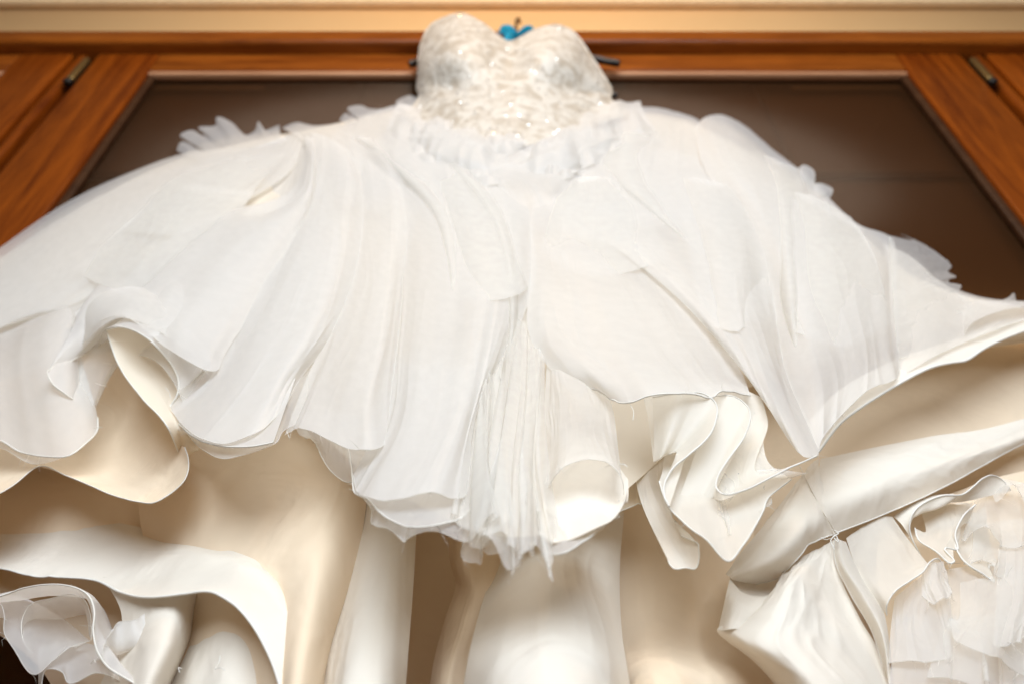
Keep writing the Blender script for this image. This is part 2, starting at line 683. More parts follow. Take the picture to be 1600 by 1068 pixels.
def patch(name, rows, mat, hem=None, nu=90, nv=70, base='o', even=False, p=2.5,
          folds=(.004, 7, 1.2), env=(.3, 1.0), crease=(.0012, 22, 5), piping=0.0, pipemat=None,
          side_pipe=None, smooth_last=None, bulge=0.0, fray=0.0, label=None, ruffle=None, pipe_name='rolled_hem'):
    """a cloth panel: rows of (u, v, depth offset) from root to hem, lofted; hem adds the ruffle of the free edge"""
    SEED[0] += 1
    sd = SEED[0]
    R = [row_sample([conv(q, base) for q in r], nu, even) for r in rows]
    if hem is not None:
        H = row_sample([conv(q, base) for q in hem], nu, even)
        if smooth_last is None:
            k = max(3, nu // 4)
            pad = np.concatenate([np.repeat(H[:1], k, 0), H, np.repeat(H[-1:], k, 0)])
            ker = np.hanning(2 * k + 1)
            ker /= ker.sum()
            S = np.stack([np.convolve(pad[:, c], ker, 'same')[k:-k] for c in range(3)], 1)
            S += (H[0] - S[0]) * np.linspace(1, 0, nu)[:, None] ** 2 + (H[-1] - S[-1]) * np.linspace(0, 1, nu)[:, None] ** 2
        else:
            S = row_sample([conv(q, base) for q in smooth_last], nu, even)
        R.append(S)
    R = np.array(R)
    d = np.mean(np.linalg.norm(np.diff(R, axis=0), axis=2), axis=1)
    T = np.concatenate(([0], np.cumsum(d)))
    T /= T[-1]
    t = np.linspace(0, 1, nv)
    G = crom(R, T, t)
    if hem is not None:
        G = G + ((t ** p)[:, None, None]) * (H - S)[None]
    s = np.linspace(0, 1, nu)
    if ruffle:
        rn_, ra_ = ruffle
        N0 = normals(G)
        T0 = np.gradient(G, axis=1)
        T0 /= (np.linalg.norm(T0, axis=2, keepdims=True) + 1e-9)
        ph = 2 * math.pi * (rn_ * s + .55 * vnoise(s * rn_ * .7 + sd, s * 0 + .5, sd + 3)) + sd
        am = ra_ * (.75 + .5 * vnoise(s * rn_ * .6, s * 0 + 2.5, sd + 4))
        wv = (t ** 1.8)[:, None, None]
        G = G + wv * ((am * np.sin(ph))[None, :, None] * N0 + (.55 * am * np.sin(2 * ph))[None, :, None] * T0)
    SS, TT = np.meshgrid(s, t)
    N = normals(G)
    side = np.sum(N * (EYE - G), axis=2, keepdims=True)
    if np.sum(side) < 0:
        N = -N
    e0, e1 = env
    E = e0 + (e1 - e0) * TT
    edge = np.minimum(1, np.minimum(SS, 1 - SS) * 12)
    D = np.zeros_like(SS)
    if folds:
        A, f, ft = folds
        warp = .6 * vnoise(SS * 2 + 7, TT * 1.7, sd + 50)
        n = vnoise(SS * f + warp + .37 * sd, TT * ft, sd)
        n2 = 1 - 2 * np.abs(vnoise(SS * f * 1.9 + warp * 1.5 + 1.7 * sd, TT * ft * 1.3, sd + 9))
        D += A * (n * .9 + n2 * .15) * E
    if crease:
        A, f, ft = crease
        warp = .8 * vnoise(SS * 3, TT * 3, sd + 70)
        n = 1 - 2 * np.abs(vnoise(SS * f + warp * 2, TT * ft + warp, sd + 20)) ** .8
        n *= .5 + .5 * vnoise(SS * 4, TT * 4, sd + 31)
        D += .55 * A * n
    D *= .25 + .75 * edge
    if bulge:
        D += bulge * np.sin(np.pi * SS) * np.sin(np.pi * TT)
    G = G + N * D[..., None]
    if fray:
        rn = np.random.RandomState(sd)
        j = rn.uniform(0, 1, nu) * fray
        dirv = G[-1] - G[-3]
        dirv /= (np.linalg.norm(dirv, axis=1, keepdims=True) + 1e-9)
        G[-1] += dirv * j[:, None]
    o = dpart(grid_obj(name, G, mat, None))
    if hem is not None and nu >= 80 and mat in (ORG, ORG2, ORGC, TUL):
        # a few pulled threads at the raw edge
        rn2 = np.random.RandomState(sd + 500)
        HV, HF = [], []
        for _ in range(9):
            i = int(rn2.randint(3, nu - 4))
            d0 = G[-1, i] - G[-4, i]
            d0 /= (np.linalg.norm(d0) + 1e-9)
            d1 = d0 + rn2.normal(0, .7, 3)
            ln = rn2.uniform(.002, .008)
            c0 = G[-1, i]
            pts = [c0, c0 + d1 * ln * .5, c0 + d1 * ln + rn2.normal(0, .0016, 3)]
            for q, pnt in enumerate(pts):
                rr = .00013 * (1 - .3 * q)
                for ang in (0, 2.1, 4.2):
                    HV.append(pnt + rr * np.array((math.cos(ang), 0, math.sin(ang))))
            b0 = len(HV) - 9
            for q in range(2):
                for k in range(3):
                    k2 = (k + 1) % 3
                    HF.append((b0 + q * 3 + k, b0 + q * 3 + k2, b0 + q * 3 + 3 + k2, b0 + q * 3 + 3 + k))
        hr = mesh_obj('frayed_threads', HV, HF, THREAD, None)
        hr.parent = o
        hr['kind'] = 'stuff'
    if label:
        o['label'] = label
    if piping > 0:
        c = tube(pipe_name, G[-1], piping * (.5 if pipemat else .8), pipemat or PIPE, None, 6)
        c.parent = o
    if side_pipe:
        for wch, r in side_pipe:
            c = tube('side_hem', G[:, 0 if wch == 'l' else -1], r * .6, pipemat or PIPE, None, 6)
            c.parent = o
    return o, G


# ---------------- bodice
bod_rows = [
    [(653, 118, .765), (656, 78, .748), (668, 47, .735), (690, 31, .722), (722, 23, .712), (752, 36, .708), (780, 58, .71), (797, 66, .714),
     (815, 58, .71), (838, 46, .708), (870, 40, .714), (898, 52, .724), (918, 80, .738), (938, 110, .752), (956, 140, .765)],
    [(651, 126, .764), (656, 100, .737), (672, 74, .712), (696, 56, .692), (724, 50, .683), (752, 60, .685), (778, 78, .695), (797, 86, .702),
     (815, 78, .696), (838, 68, .686), (868, 64, .688), (894, 76, .70), (914, 98, .722), (936, 122, .745), (957, 143, .764)],
    [(650, 134, .762), (660, 122, .730), (678, 106, .698), (700, 94, .674), (726, 90, .664), (752, 94, .669), (776, 106, .682), (797, 112, .688),
     (816, 106, .682), (840, 96, .668), (866, 95, .670), (892, 104, .688), (914, 120, .716), (936, 136, .744), (957, 146, .764)],
    [(651, 142, .762), (664, 139, .742), (682, 138, .730), (704, 138, .720), (728, 136, .708), (752, 134, .702), (776, 134, .696), (797, 136, .694),
     (817, 135, .696), (842, 134, .704), (867, 137, .713), (892, 141, .726), (915, 145, .742), (937, 147, .755), (956, 149, .764)],
    [(654, 150, .760), (668, 152, .738), (688, 156, .720), (708, 158, .708), (730, 159, .700), (753, 160, .695), (776, 160, .690), (797, 161, .688),
     (818, 160, .690), (844, 159, .697), (868, 158, .706), (892, 156, .718), (915, 154, .734), (938, 153, .750), (955, 154, .762)],
    [(650, 162, .757), (668, 172, .730), (690, 180, .712), (710, 184, .700), (732, 187, .693), (754, 189, .688), (776, 190, .685), (797, 191, .683),
     (819, 190, .685), (846, 188, .690), (872, 184, .699), (897, 178, .713), (920, 172, .730), (945, 165, .750), (963, 162, .76)],
    [(630, 182, .735), (655, 194, .714), (685, 205, .700), (710, 212, .692), (734, 219, .684), (756, 224, .678), (777, 228, .675), (798, 230, .673),
     (820, 228, .675), (848, 223, .679), (876, 216, .687), (903, 206, .698), (930, 196, .708), (962, 186, .722), (985, 180, .735)],
]
bod_rows[2] = [(u, v, y + .009 * min(1, max(0, .76 - y) * 20)) for u, v, y in bod_rows[2]]
bod_rows[3] = [(u, v, y - .007 * min(1, max(0, .76 - y) * 20)) for u, v, y in bod_rows[3]]
bod, GB = patch('bodice', bod_rows, LACE, base='a', nu=120, nv=90, even=True, folds=(.0012, 9, 5), env=(1, 1), crease=(.0016, 30, 14),
                label='ivory lace bodice covered in tiny glass beads')
rim = tube('neckline_piping', GB[0], .0022, LACE, None, 6)
rim.parent = bod
# back of the bodice, closed round behind
back_rows = [[(656, 112, .766), (700, 96, .775), (800, 92, .78), (900, 104, .775), (954, 138, .766)],
             [(654, 150, .764), (700, 150, .775), (800, 150, .78), (900, 150, .775), (955, 154, .766)],
             [(632, 186, .755), (700, 186, .775), (800, 186, .78), (900, 186, .775), (982, 182, .76)]]
patch('bodice_back', back_rows, LIN, base='a', nu=40, nv=30, folds=None, crease=None)

# beads and sequins sewn over the lace: uncountable, one sub-part
rn = np.random.RandomState(3)
NB = normals(GB)
if np.sum(NB * (EYE - GB)) < 0:
    NB = -NB
bm = bmesh.new()
for _ in range(330):
    j = int(rn.randint(2, GB.shape[0] - 2))
    i = int(rn.randint(4, GB.shape[1] - 4))
    n = Vector(NB[j, i] + rn.normal(0, .28, 3) + np.array((.1, 0, -.25))).normalized()
    c = Vector(GB[j, i] + NB[j, i] * .0022)
    r = rn.uniform(.0011, .0019)
    a = n.orthogonal().normalized()
    b = n.cross(a)
    vs = [bm.verts.new(c + (a * math.cos(k * math.pi / 4) + b * math.sin(k * math.pi / 4)) * r) for k in range(8)]
    bm.faces.new(vs)
me = bpy.data.meshes.new('beading')
bm.to_mesh(me)
bm.free()
me.materials.append(BEADM)
bo = bpy.data.objects.new('beading', me)
COL.objects.link(bo)
bo.parent = bod
bo['kind'] = 'stuff'

# ---------------- the satin skirt underneath
patch('skirt_lining', [
    [(640, 170, .03), (720, 200, .03), (800, 212, .03), (880, 204, .03), (972, 176, .03)],
    [(545, 190, .05), (650, 225, .03), (800, 260, .03), (940, 235, .03), (1075, 192, .05)],
    [(295, 245, .06), (480, 260, .04), (800, 340, .035), (1080, 260, .04), (1265, 300, .06)],
    [(40, 385, .06), (350, 400, .04), (800, 470, .035), (1180, 400, .04), (1480, 455, .06)],
    [(-120, 480, .06), (300, 520, .05), (800, 620, .05), (1200, 560, .05), (1720, 505, .06)],
    [(-160, 640, .08), (300, 560, .10), (800, 830, .07), (1200, 590, .09), (1740, 525, .05)],
], LIN, nu=140, nv=110, folds=(.012, 11, 1.2), crease=(.001, 30, 6))

# big back sheet of the satin skirt, behind everything, down past the frame
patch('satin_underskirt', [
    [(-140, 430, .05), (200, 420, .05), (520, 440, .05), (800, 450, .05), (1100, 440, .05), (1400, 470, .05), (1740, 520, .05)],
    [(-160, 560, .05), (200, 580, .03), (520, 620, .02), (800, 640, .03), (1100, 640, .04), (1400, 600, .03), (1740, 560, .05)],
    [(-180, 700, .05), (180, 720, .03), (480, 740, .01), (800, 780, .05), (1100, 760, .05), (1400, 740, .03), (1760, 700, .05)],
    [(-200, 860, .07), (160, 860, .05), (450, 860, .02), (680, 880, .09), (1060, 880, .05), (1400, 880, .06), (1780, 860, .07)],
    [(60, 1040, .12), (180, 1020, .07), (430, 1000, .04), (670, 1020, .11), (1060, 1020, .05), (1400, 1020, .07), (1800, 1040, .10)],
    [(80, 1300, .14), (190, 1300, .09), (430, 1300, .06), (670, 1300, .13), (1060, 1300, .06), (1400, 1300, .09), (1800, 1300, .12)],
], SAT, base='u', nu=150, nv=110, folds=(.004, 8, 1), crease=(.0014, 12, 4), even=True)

# left fold that overlaps the tube, with its soft diagonal break
patch('satin_fold', [
    [(215, 780, .03), (300, 690, -.005), (420, 640, -.01), (520, 660, -.01), (575, 720, .0)],
    [(225, 840, .03), (310, 790, -.005), (420, 745, -.015), (520, 740, -.02), (574, 770, .0)],
    [(250, 900, .03), (320, 870, .0), (400, 845, -.012), (500, 820, -.032), (566, 830, .005)],
    [(270, 990, .03), (330, 950, .0), (410, 930, -.02), (490, 910, -.04), (548, 920, .008)],
    [(260, 1080, .04), (320, 1050, .01), (400, 1030, -.01), (470, 1020, -.04), (520, 1030, .012)],
    [(240, 1200, .04), (320, 1200, .01), (400, 1200, -.01), (450, 1200, -.04), (500, 1200, .012)],
], SAT, base='u', nu=80, nv=80, folds=(.002, 4, 1), crease=(.0014, 9, 3), even=True)
# the tube fold
patch('satin_fold', [
    [(560, 740, .02), (590, 735, -.01), (625, 735, -.008), (655, 745, .04)],
    [(560, 830, .01), (588, 835, -.008), (622, 835, -.006), (650, 840, .015)],
    [(538, 930, .005), (566, 935, -.018), (610, 935, -.016), (644, 940, .01)],
    [(508, 1040, .0), (545, 1045, -.035), (600, 1045, -.03), (636, 1045, .0)],
    [(470, 1220, .02), (515, 1220, -.08), (590, 1220, -.075), (626, 1220, .04)],
], SATW, base='u', nu=50, nv=60, folds=(.0012, 3, 1), crease=(.0005, 10, 4), even=True)
# narrow crushed fold beside the dark gap
patch('satin_fold', [
    [(700, 820, .05), (722, 815, .02), (750, 815, .01), (790, 820, .02)],
    [(704, 880, .05), (722, 885, .012), (752, 880, .01), (785, 870, .015)],
    [(712, 912, .05), (728, 922, .02), (748, 915, .01), (780, 910, .015)],
    [(696, 965, .05), (716, 970, .016), (742, 965, .012), (770, 960, .02)],
    [(676, 1040, .05), (696, 1045, .008), (724, 1045, .006), (760, 1040, .02)],
    [(655, 1220, .05), (680, 1220, .0), (715, 1220, .0), (750, 1220, .02)],
], SAT, base='u', nu=50, nv=60, folds=(.002, 4, 2.5), crease=(.0008, 10, 6), even=True)
# the broad centre fold
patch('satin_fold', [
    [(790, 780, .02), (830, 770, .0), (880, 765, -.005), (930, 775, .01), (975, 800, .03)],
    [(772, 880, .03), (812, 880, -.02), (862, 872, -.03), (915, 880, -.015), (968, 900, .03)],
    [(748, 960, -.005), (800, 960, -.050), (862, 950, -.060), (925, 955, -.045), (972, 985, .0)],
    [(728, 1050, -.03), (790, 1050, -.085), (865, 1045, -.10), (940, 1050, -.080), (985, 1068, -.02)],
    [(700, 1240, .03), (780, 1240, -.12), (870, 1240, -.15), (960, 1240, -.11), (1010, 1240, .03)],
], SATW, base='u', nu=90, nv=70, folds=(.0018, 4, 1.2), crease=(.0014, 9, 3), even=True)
# right recess, brightening towards the bottom
patch('satin_fold', [
    [(930, 760, .05), (1000, 750, .05), (1080, 760, .05), (1180, 780, .04)],
    [(950, 880, .05), (1010, 890, .05), (1090, 890, .05), (1180, 900, .04)],
    [(960, 990, .04), (1020, 1000, .02), (1100, 1000, .03), (1200, 1000, .04)],
    [(970, 1080, .0), (1040, 1080, -.06), (1120, 1080, -.02), (1220, 1080, .04)],
    [(980, 1240, -.02), (1060, 1240, -.10), (1140, 1240, -.04), (1240, 1240, .04)],
], SAT, base='u', nu=60, nv=60, folds=(.002, 4, 1), crease=(.0014, 8, 3), even=True)

# ---------------- overskirt: big organza panels
# left panel with the arched ruffle
LEFT_HEM = [(-90, 672, .02), (0, 688, .02), (30, 704, .02), (70, 712, .02), (108, 714, .025), (136, 694, .035), (147, 662, .05), (140, 640, .045),
            (112, 618, .01), (84, 598, -.01), (74, 580, -.02), (84, 570, -.02), (118, 563, .0), (148, 545, .02), (160, 522, -.01), (176, 512, -.04),
            (198, 513, -.045), (224, 525, -.04), (248, 545, -.02), (268, 570, .0), (279, 596, .01), (276, 618, .02), (262, 640, .03),
            (282, 664, .01), (305, 684, -.005), (330, 696, -.01), (362, 702, -.01), (395, 700, -.012), (428, 692, -.015)]
patch('organza_panel', [
    [(442, 214, .02), (446, 216, .02), (450, 218, .02), (458, 221, .015), (468, 224, .015), (478, 226, .012), (492, 230, .012)],
    [(250, 290, .06), (300, 300, .06), (340, 305, .06), (390, 320, .05), (440, 330, .03), (480, 330, .01), (525, 330, .01)],
    [(0, 430, .05), (110, 430, .05), (200, 420, .04), (300, 430, .0), (390, 440, -.01), (460, 440, -.01), (520, 440, .0)],
    [(-70, 560, .02), (30, 540, .01), (110, 500, .0), (220, 480, -.02), (320, 540, -.01), (410, 560, -.01), (480, 540, .0)],
], ORG, LEFT_HEM, nu=190, nv=110, folds=(.004, 8, 1.1), piping=.0009, p=2.2)
# its second, slightly longer, finer layer
patch('tulle_layer', [
    [(300, 330, .02), (360, 340, .02), (420, 350, .012), (500, 350, .01)],
    [(60, 520, .02), (200, 500, .015), (350, 560, .01), (500, 560, .01)],
], TUL, [(-90, 690, .03), (0, 700, .03), (60, 722, .03), (120, 700, .05), (150, 640, .06), (180, 560, .03), (240, 560, .0), (285, 625, .02), (290, 668, .02),
         (320, 704, .0), (352, 716, -.004), (380, 712, -.004), (432, 694, -.01), (446, 672, -.012), (470, 660, -.012)],
    nu=140, nv=60, folds=(.003, 10, 1.2), piping=.0004, pipemat=TUL)

# the swag sweeping to the left, sheer double edge against the glass
patch('organza_swag', [
    [(462, 206, .03), (466, 208, .02), (470, 211, .012), (474, 215, .008)],
    [(400, 231, .035), (425, 243, .01), (440, 258, .012), (452, 270, .02)],
    [(300, 238, .04), (325, 262, .005), (350, 295, .012), (380, 318, .022)],
    [(200, 272, .045), (225, 305, .005), (250, 345, .012), (275, 372, .02)],
    [(100, 320, .045), (128, 360, .0), (155, 405, .005), (185, 432, .015)],
    [(0, 388, .045), (35, 430, .0), (65, 470, .0), (105, 480, .015)],
    [(-110, 470, .04), (-75, 500, .0), (-45, 530, .0), (10, 505, .015)],
], ORG2, nu=70, nv=110, even=True, folds=(.004, 3, 2), crease=(.0008, 10, 10), side_pipe=[('l', .0005)], pipemat=ORG)
patch('organza_swag', [
    [(462, 212, .035), (466, 214, .025), (472, 218, .02)],
    [(330, 248, .045), (350, 270, .02), (370, 300, .03)],
    [(200, 286, .05), (230, 320, .02), (260, 360, .03)],
    [(60, 362, .05), (95, 400, .02), (140, 440, .03)],
    [(-100, 480, .05), (-70, 510, .02), (-20, 520, .03)],
], ORG, nu=50, nv=90, even=True, folds=(.004, 3, 2), crease=(.0008, 10, 10))
# bright diagonal panel that folds over the arch
patch('organza_panel', [
    [(476, 212, -.004), (482, 214, -.008), (488, 218, -.008), (492, 226, -.002)],
    [(474, 262, .004), (484, 262, -.014), (490, 268, -.016), (494, 280, .0)],
    [(430, 312, .006), (456, 312, -.014), (474, 320, -.02), (484, 334, .0)],
    [(330, 336, .006), (382, 346, -.014), (424, 362, -.022), (456, 380, .0)],
    [(246, 388, .006), (310, 400, -.016), (372, 420, -.025), (424, 432, .0)],
    [(168, 458, .0), (240, 452, -.02), (320, 476, -.028), (392, 490, .0)],
    [(118, 488, -.01), (196, 470, -.03), (290, 520, -.03), (352, 552, -.004)],
], ORG, [(124, 500, -.012), (140, 516, -.012), (160, 500, -.04), (190, 494, -.05), (222, 508, -.045), (262, 545, -.03), (300, 570, -.02), (330, 582, -.012), (342, 576, -.006)],
    nu=90, nv=110, folds=(.003, 4, 2), crease=(.0012, 9, 7), side_pipe=[('l', .0006), ('r', .0005)], pipemat=ORG, piping=.0005)
# soft roll above the arch
patch('organza_roll', [
    [(118, 492, .0), (150, 462, -.012), (200, 448, -.02), (260, 462, -.02), (330, 486, -.012)],
    [(116, 512, -.005), (146, 480, -.035), (196, 466, -.048), (250, 482, -.04), (310, 512, -.02)],
], ORG2, [(122, 545, .0), (148, 520, -.03), (185, 498, -.048), (232, 510, -.04), (290, 550, -.02)], nu=60, nv=40,
    folds=(.0015, 4, 2), crease=(.0006, 9, 5))

# broad fold hanging left of centre
patch('organza_panel', [
    [(488, 208, .0), (510, 214, -.006), (535, 228, -.008), (556, 246, .004)],
    [(486, 280, .0), (515, 282, -.014), (548, 292, -.018), (568, 305, .004)],
    [(462, 350, .0), (500, 355, -.018), (540, 362, -.022), (566, 372, .004)],
    [(420, 430, .0), (468, 440, -.02), (520, 446, -.022), (553, 446, .004)],
    [(370, 520, .0), (430, 530, -.018), (480, 530, -.02), (520, 524, .004)],
    [(318, 600, .0), (380, 612, -.016), (432, 602, -.018), (470, 590, .002)],
], ORG, [(268, 640, .012), (290, 668, -.002), (322, 690, -.012), (356, 694, -.016), (392, 682, -.018), (424, 658, -.016), (448, 630, -.006)],
    nu=90, nv=110, folds=(.003, 4, 1.3), crease=(.001, 9, 6), side_pipe=[('r', .0005)], pipemat=ORG, piping=.0006)
# next fold, to the nick in the hem
patch('organza_panel', [
    [(556, 240, .01), (575, 250, .0), (600, 262, .0), (630, 280, .012)],
    [(560, 320, .01), (590, 330, -.008), (622, 340, -.012), (648, 350, .008)],
    [(545, 420, .008), (575, 426, -.012), (605, 430, -.018), (632, 424, .006)],
    [(510, 520, .004), (550, 530, -.016), (590, 536, -.022), (622, 530, .004)],
    [(472, 605, .002), (520, 620, -.018), (570, 628, -.024), (612, 622, .002)],
], ORG, [(444, 678, -.004), (462, 665, -.022), (484, 670, -.024), (508, 682, -.022), (532, 696, -.02), (552, 702, -.02), (578, 702, -.022), (600, 694, -.012), (606, 680, -.002)],
    nu=80, nv=110, folds=(.003, 4, 1.3), crease=(.001, 9, 6), side_pipe=[('r', .0005)], pipemat=ORG, piping=.0005)
# cream lining peeping below the nick
patch('tulle_layer', [
    [(450, 640, .035), (500, 640, .03), (560, 650, .03)],
    [(470, 680, .04), (510, 690, .035), (560, 700, .03)],
], ORG2, [(474, 668, .045), (492, 690, .045), (506, 718, .045), (520, 738, .042), (545, 752, .035), (560, 745, .03)], nu=50, nv=40, folds=(.001, 4, 1), piping=.0005)

# centre panel
patch('organza_panel', [
    [(600, 225, .015), (650, 240, .0), (720, 262, -.006), (780, 290, -.006), (822, 312, .008)],
    [(610, 300, .012), (665, 320, -.008), (730, 340, -.014), (790, 350, -.014), (832, 360, .006)],
    [(622, 420, .008), (670, 430, -.016), (730, 440, -.022), (790, 440, -.02), (836, 440, .004)],
    [(614, 540, .006), (660, 556, -.02), (714, 560, -.026), (762, 555, -.022), (798, 545, .004)],
    [(592, 660, .004), (636, 680, -.022), (686, 684, -.026), (728, 676, -.02), (752, 660, .004)],
], ORG, [(552, 742, .008), (560, 770, -.006), (590, 780, -.02), (628, 778, -.026), (664, 774, -.026), (700, 773, -.022), (728, 772, -.012), (744, 750, .0)],
    nu=110, nv=120, folds=(.004, 6, 1.1), crease=(.001, 12, 6), piping=.0005, pipemat=ORG)
# longer layers under the centre panel
patch('organza_layer', [
    [(600, 560, .012), (660, 570, .0), (720, 570, .0), (770, 560, .012)],
    [(560, 700, .012), (640, 720, -.006), (700, 720, -.006), (752, 700, .012)],
], ORG2, [(544, 700, .016), (550, 740, .014), (556, 772, .004), (576, 782, -.004), (600, 806, -.01), (640, 822, -.014), (684, 818, -.012), (722, 806, -.006), (738, 790, .004)],
    nu=90, nv=70, folds=(.002, 5, 1.2), piping=.0006)
patch('tulle_layer', [
    [(600, 580, .02), (660, 590, .012), (720, 590, .01), (790, 580, .016)],
    [(570, 700, .02), (640, 730, .006), (700, 730, .004), (780, 720, .012)],
], TUL, [(556, 768, .02), (578, 792, .012), (584, 822, .006), (612, 830, .0), (632, 846, -.004), (640, 836, -.002), (680, 834, -.002), (718, 846, -.002), (756, 832, .004), (790, 846, .01)],
    nu=90, nv=70, folds=(.003, 8, 1.2), piping=.0004, pipemat=TUL, crease=(.002, 18, 5))

# crushed tulle gathers down the middle
for k, (top, mid, low, hem) in enumerate([
    ([(790, 440, .02), (820, 445, .016), (850, 450, .02)], [(780, 540, .004), (812, 550, -.006), (850, 550, .004)],
     [(752, 680, .0), (800, 700, -.014), (850, 690, .0)],
     [(722, 846, .01), (724, 866, .012), (752, 870, .006), (760, 836, .0), (772, 848, -.012), (790, 872, -.016), (800, 886, -.018), (818, 866, -.014), (836, 858, -.012), (852, 874, -.012),
      (866, 902, -.014), (858, 872, -.01), (862, 836, .0)]),
    ([(800, 500, .016), (825, 505, .01), (850, 510, .016)], [(790, 600, -.004), (818, 610, -.02), (846, 600, -.004)],
     [(768, 720, -.008), (806, 740, -.024), (846, 730, -.006)],
     [(752, 800, .0), (768, 836, -.012), (784, 826, -.022), (796, 868, -.026), (806, 882, -.026), (822, 850, -.02), (838, 862, -.016), (850, 826, -.004)]),
    ([(736, 460, .004), (756, 465, -.004), (776, 470, .004)], [(738, 600, .0), (758, 610, -.012), (786, 612, .0)],
     [(728, 720, .0), (752, 730, -.016), (784, 730, .0)],
     [(716, 812, .0), (730, 826, -.008), (748, 832, -.016), (764, 824, -.016), (780, 838, -.012), (796, 820, .0)]),
]):
    patch('tulle_gather', [top, mid, low], TUL, hem, nu=110, nv=90, folds=(.006, 5, .8), crease=(.001, 7, 1.6), p=3, ruffle=(2.4, .007))

# right of centre: panel that ends in the big scooped ruffle
patch('organza_panel', [
    [(835, 300, .01), (880, 310, .0), (930, 320, .0), (985, 335, .01)],
    [(826, 372, .004), (872, 372, -.01), (935, 384, -.014), (1010, 400, .01)],
    [(826, 450, .002), (895, 455, -.014), (985, 462, -.018), (1080, 470, .008)],
    [(834, 540, .002), (905, 545, -.018), (1010, 545, -.025), (1140, 548, .004)],
    [(880, 600, .006), (940, 595, -.02), (1040, 590, -.035), (1165, 596, .0)],
], ORG, [(905, 622, .01), (918, 608, .0), (940, 606, -.01), (965, 624, -.02), (985, 632, -.03), (1015, 620, -.045), (1050, 614, -.05), (1085, 612, -.05),
         (1112, 618, -.045), (1128, 612, -.04), (1150, 612, -.035), (1172, 618, -.02)],
    nu=130, nv=120, folds=(.004, 5, 1.2), crease=(.0012, 10, 6), piping=.0008)
# sweeping diagonal band above it
patch('organza_panel', [
    [(890, 250, .02), (960, 240, .005), (1030, 235, .005), (1100, 250, .02)],
    [(880, 366, .0), (950, 330, -.01), (1060, 310, -.014), (1180, 300, .012)],
    [(955, 385, -.01), (1030, 390, -.018), (1120, 390, -.022), (1208, 400, .008)],
    [(1055, 462, -.012), (1105, 470, -.022), (1160, 480, -.026), (1215, 490, .006)],
    [(1130, 540, -.012), (1162, 560, -.024), (1195, 570, -.028), (1228, 580, .004)],
    [(1185, 600, -.008), (1208, 640, -.022), (1230, 650, -.026), (1254, 640, .002)],
], ORG, [(1215, 640, .0), (1236, 690, -.014), (1256, 712, -.022), (1272, 714, -.02), (1278, 690, -.004)],
    nu=100, nv=120, folds=(.004, 4, 1.6), crease=(.0012, 10, 6), side_pipe=[('l', .0005)], pipemat=ORG)
# outer right panel, rolled at the top
patch('organza_panel', [
    [(1086, 205, .02), (1100, 184, .02), (1128, 180, .03), (1165, 198, .05), (1205, 232, .06)],
    [(1100, 262, -.004), (1132, 246, -.03), (1170, 250, -.02), (1215, 262, .02), (1268, 282, .055)],
    [(1150, 340, .004), (1190, 330, -.03), (1240, 330, -.02), (1290, 335, .01), (1340, 350, .05)],
    [(1190, 430, .006), (1232, 425, -.025), (1290, 410, -.02), (1345, 395, .0), (1392, 372, .04)],
    [(1212, 520, .006), (1255, 515, -.024), (1310, 500, -.022), (1360, 480, -.01), (1402, 460, .01)],
    [(1228, 610, .004), (1270, 605, -.02), (1320, 585, -.022), (1365, 560, -.014), (1404, 530, .0)],
], ORG, [(1262, 700, .0), (1276, 712, -.012), (1282, 690, -.018), (1300, 664, -.02), (1330, 632, -.02), (1362, 606, -.018), (1398, 592, -.012), (1406, 580, .0)],
    nu=110, nv=130, folds=(.004, 4, 1.4), crease=(.0012, 10, 6), side_pipe=[('r', .0006)], pipemat=ORG, piping=.0006)
# crumpled top of the right side, at the waist
patch('organza_panel', [
    [(930, 176, .03), (990, 168, .04), (1050, 172, .05), (1092, 188, .055)],
    [(940, 230, .01), (985, 222, -.005), (1040, 220, .0), (1105, 230, .02)],
    [(900, 290, .01), (960, 286, -.01), (1040, 286, -.012), (1130, 300, .01)],
    [(900, 345, .012), (980, 350, -.004), (1070, 360, -.006), (1160, 380, .01)],
], ORG, nu=80, nv=70, folds=(.006, 5, 2.2), crease=(.0025, 10, 7))
# crumpled gathers below the waist, centre and left
patch('waist_gathers', [
    [(622, 162, .748), (668, 172, .737), (718, 192, .712), (798, 213, .690), (872, 194, .712), (932, 170, .744), (1000, 158, .752)],
    [(616, 174, .732), (662, 186, .712), (714, 208, .686), (798, 230, .664), (878, 210, .687), (938, 184, .716), (1004, 170, .740)],
    [(596, 215, .712), (650, 240, .674), (710, 262, .647), (798, 276, .635), (880, 262, .647), (950, 236, .674), (1024, 205, .718)],
    [(570, 268, .735), (636, 300, .70), (703, 322, .675), (798, 338, .662), (893, 322, .672), (974, 290, .70), (1060, 258, .735)],
], ORG, base='a', nu=150, nv=80, folds=(.014, 16, 2.0), crease=(.009, 12, 6), env=(.5, 1.0))
rj = np.random.RandomState(11)
join = row_sample([np.array(q) for q in [(640, 178, .722), (690, 196, .702), (740, 214, .680), (798, 226, .667), (856, 216, .680), (908, 198, .700), (962, 178, .726)]], 15)
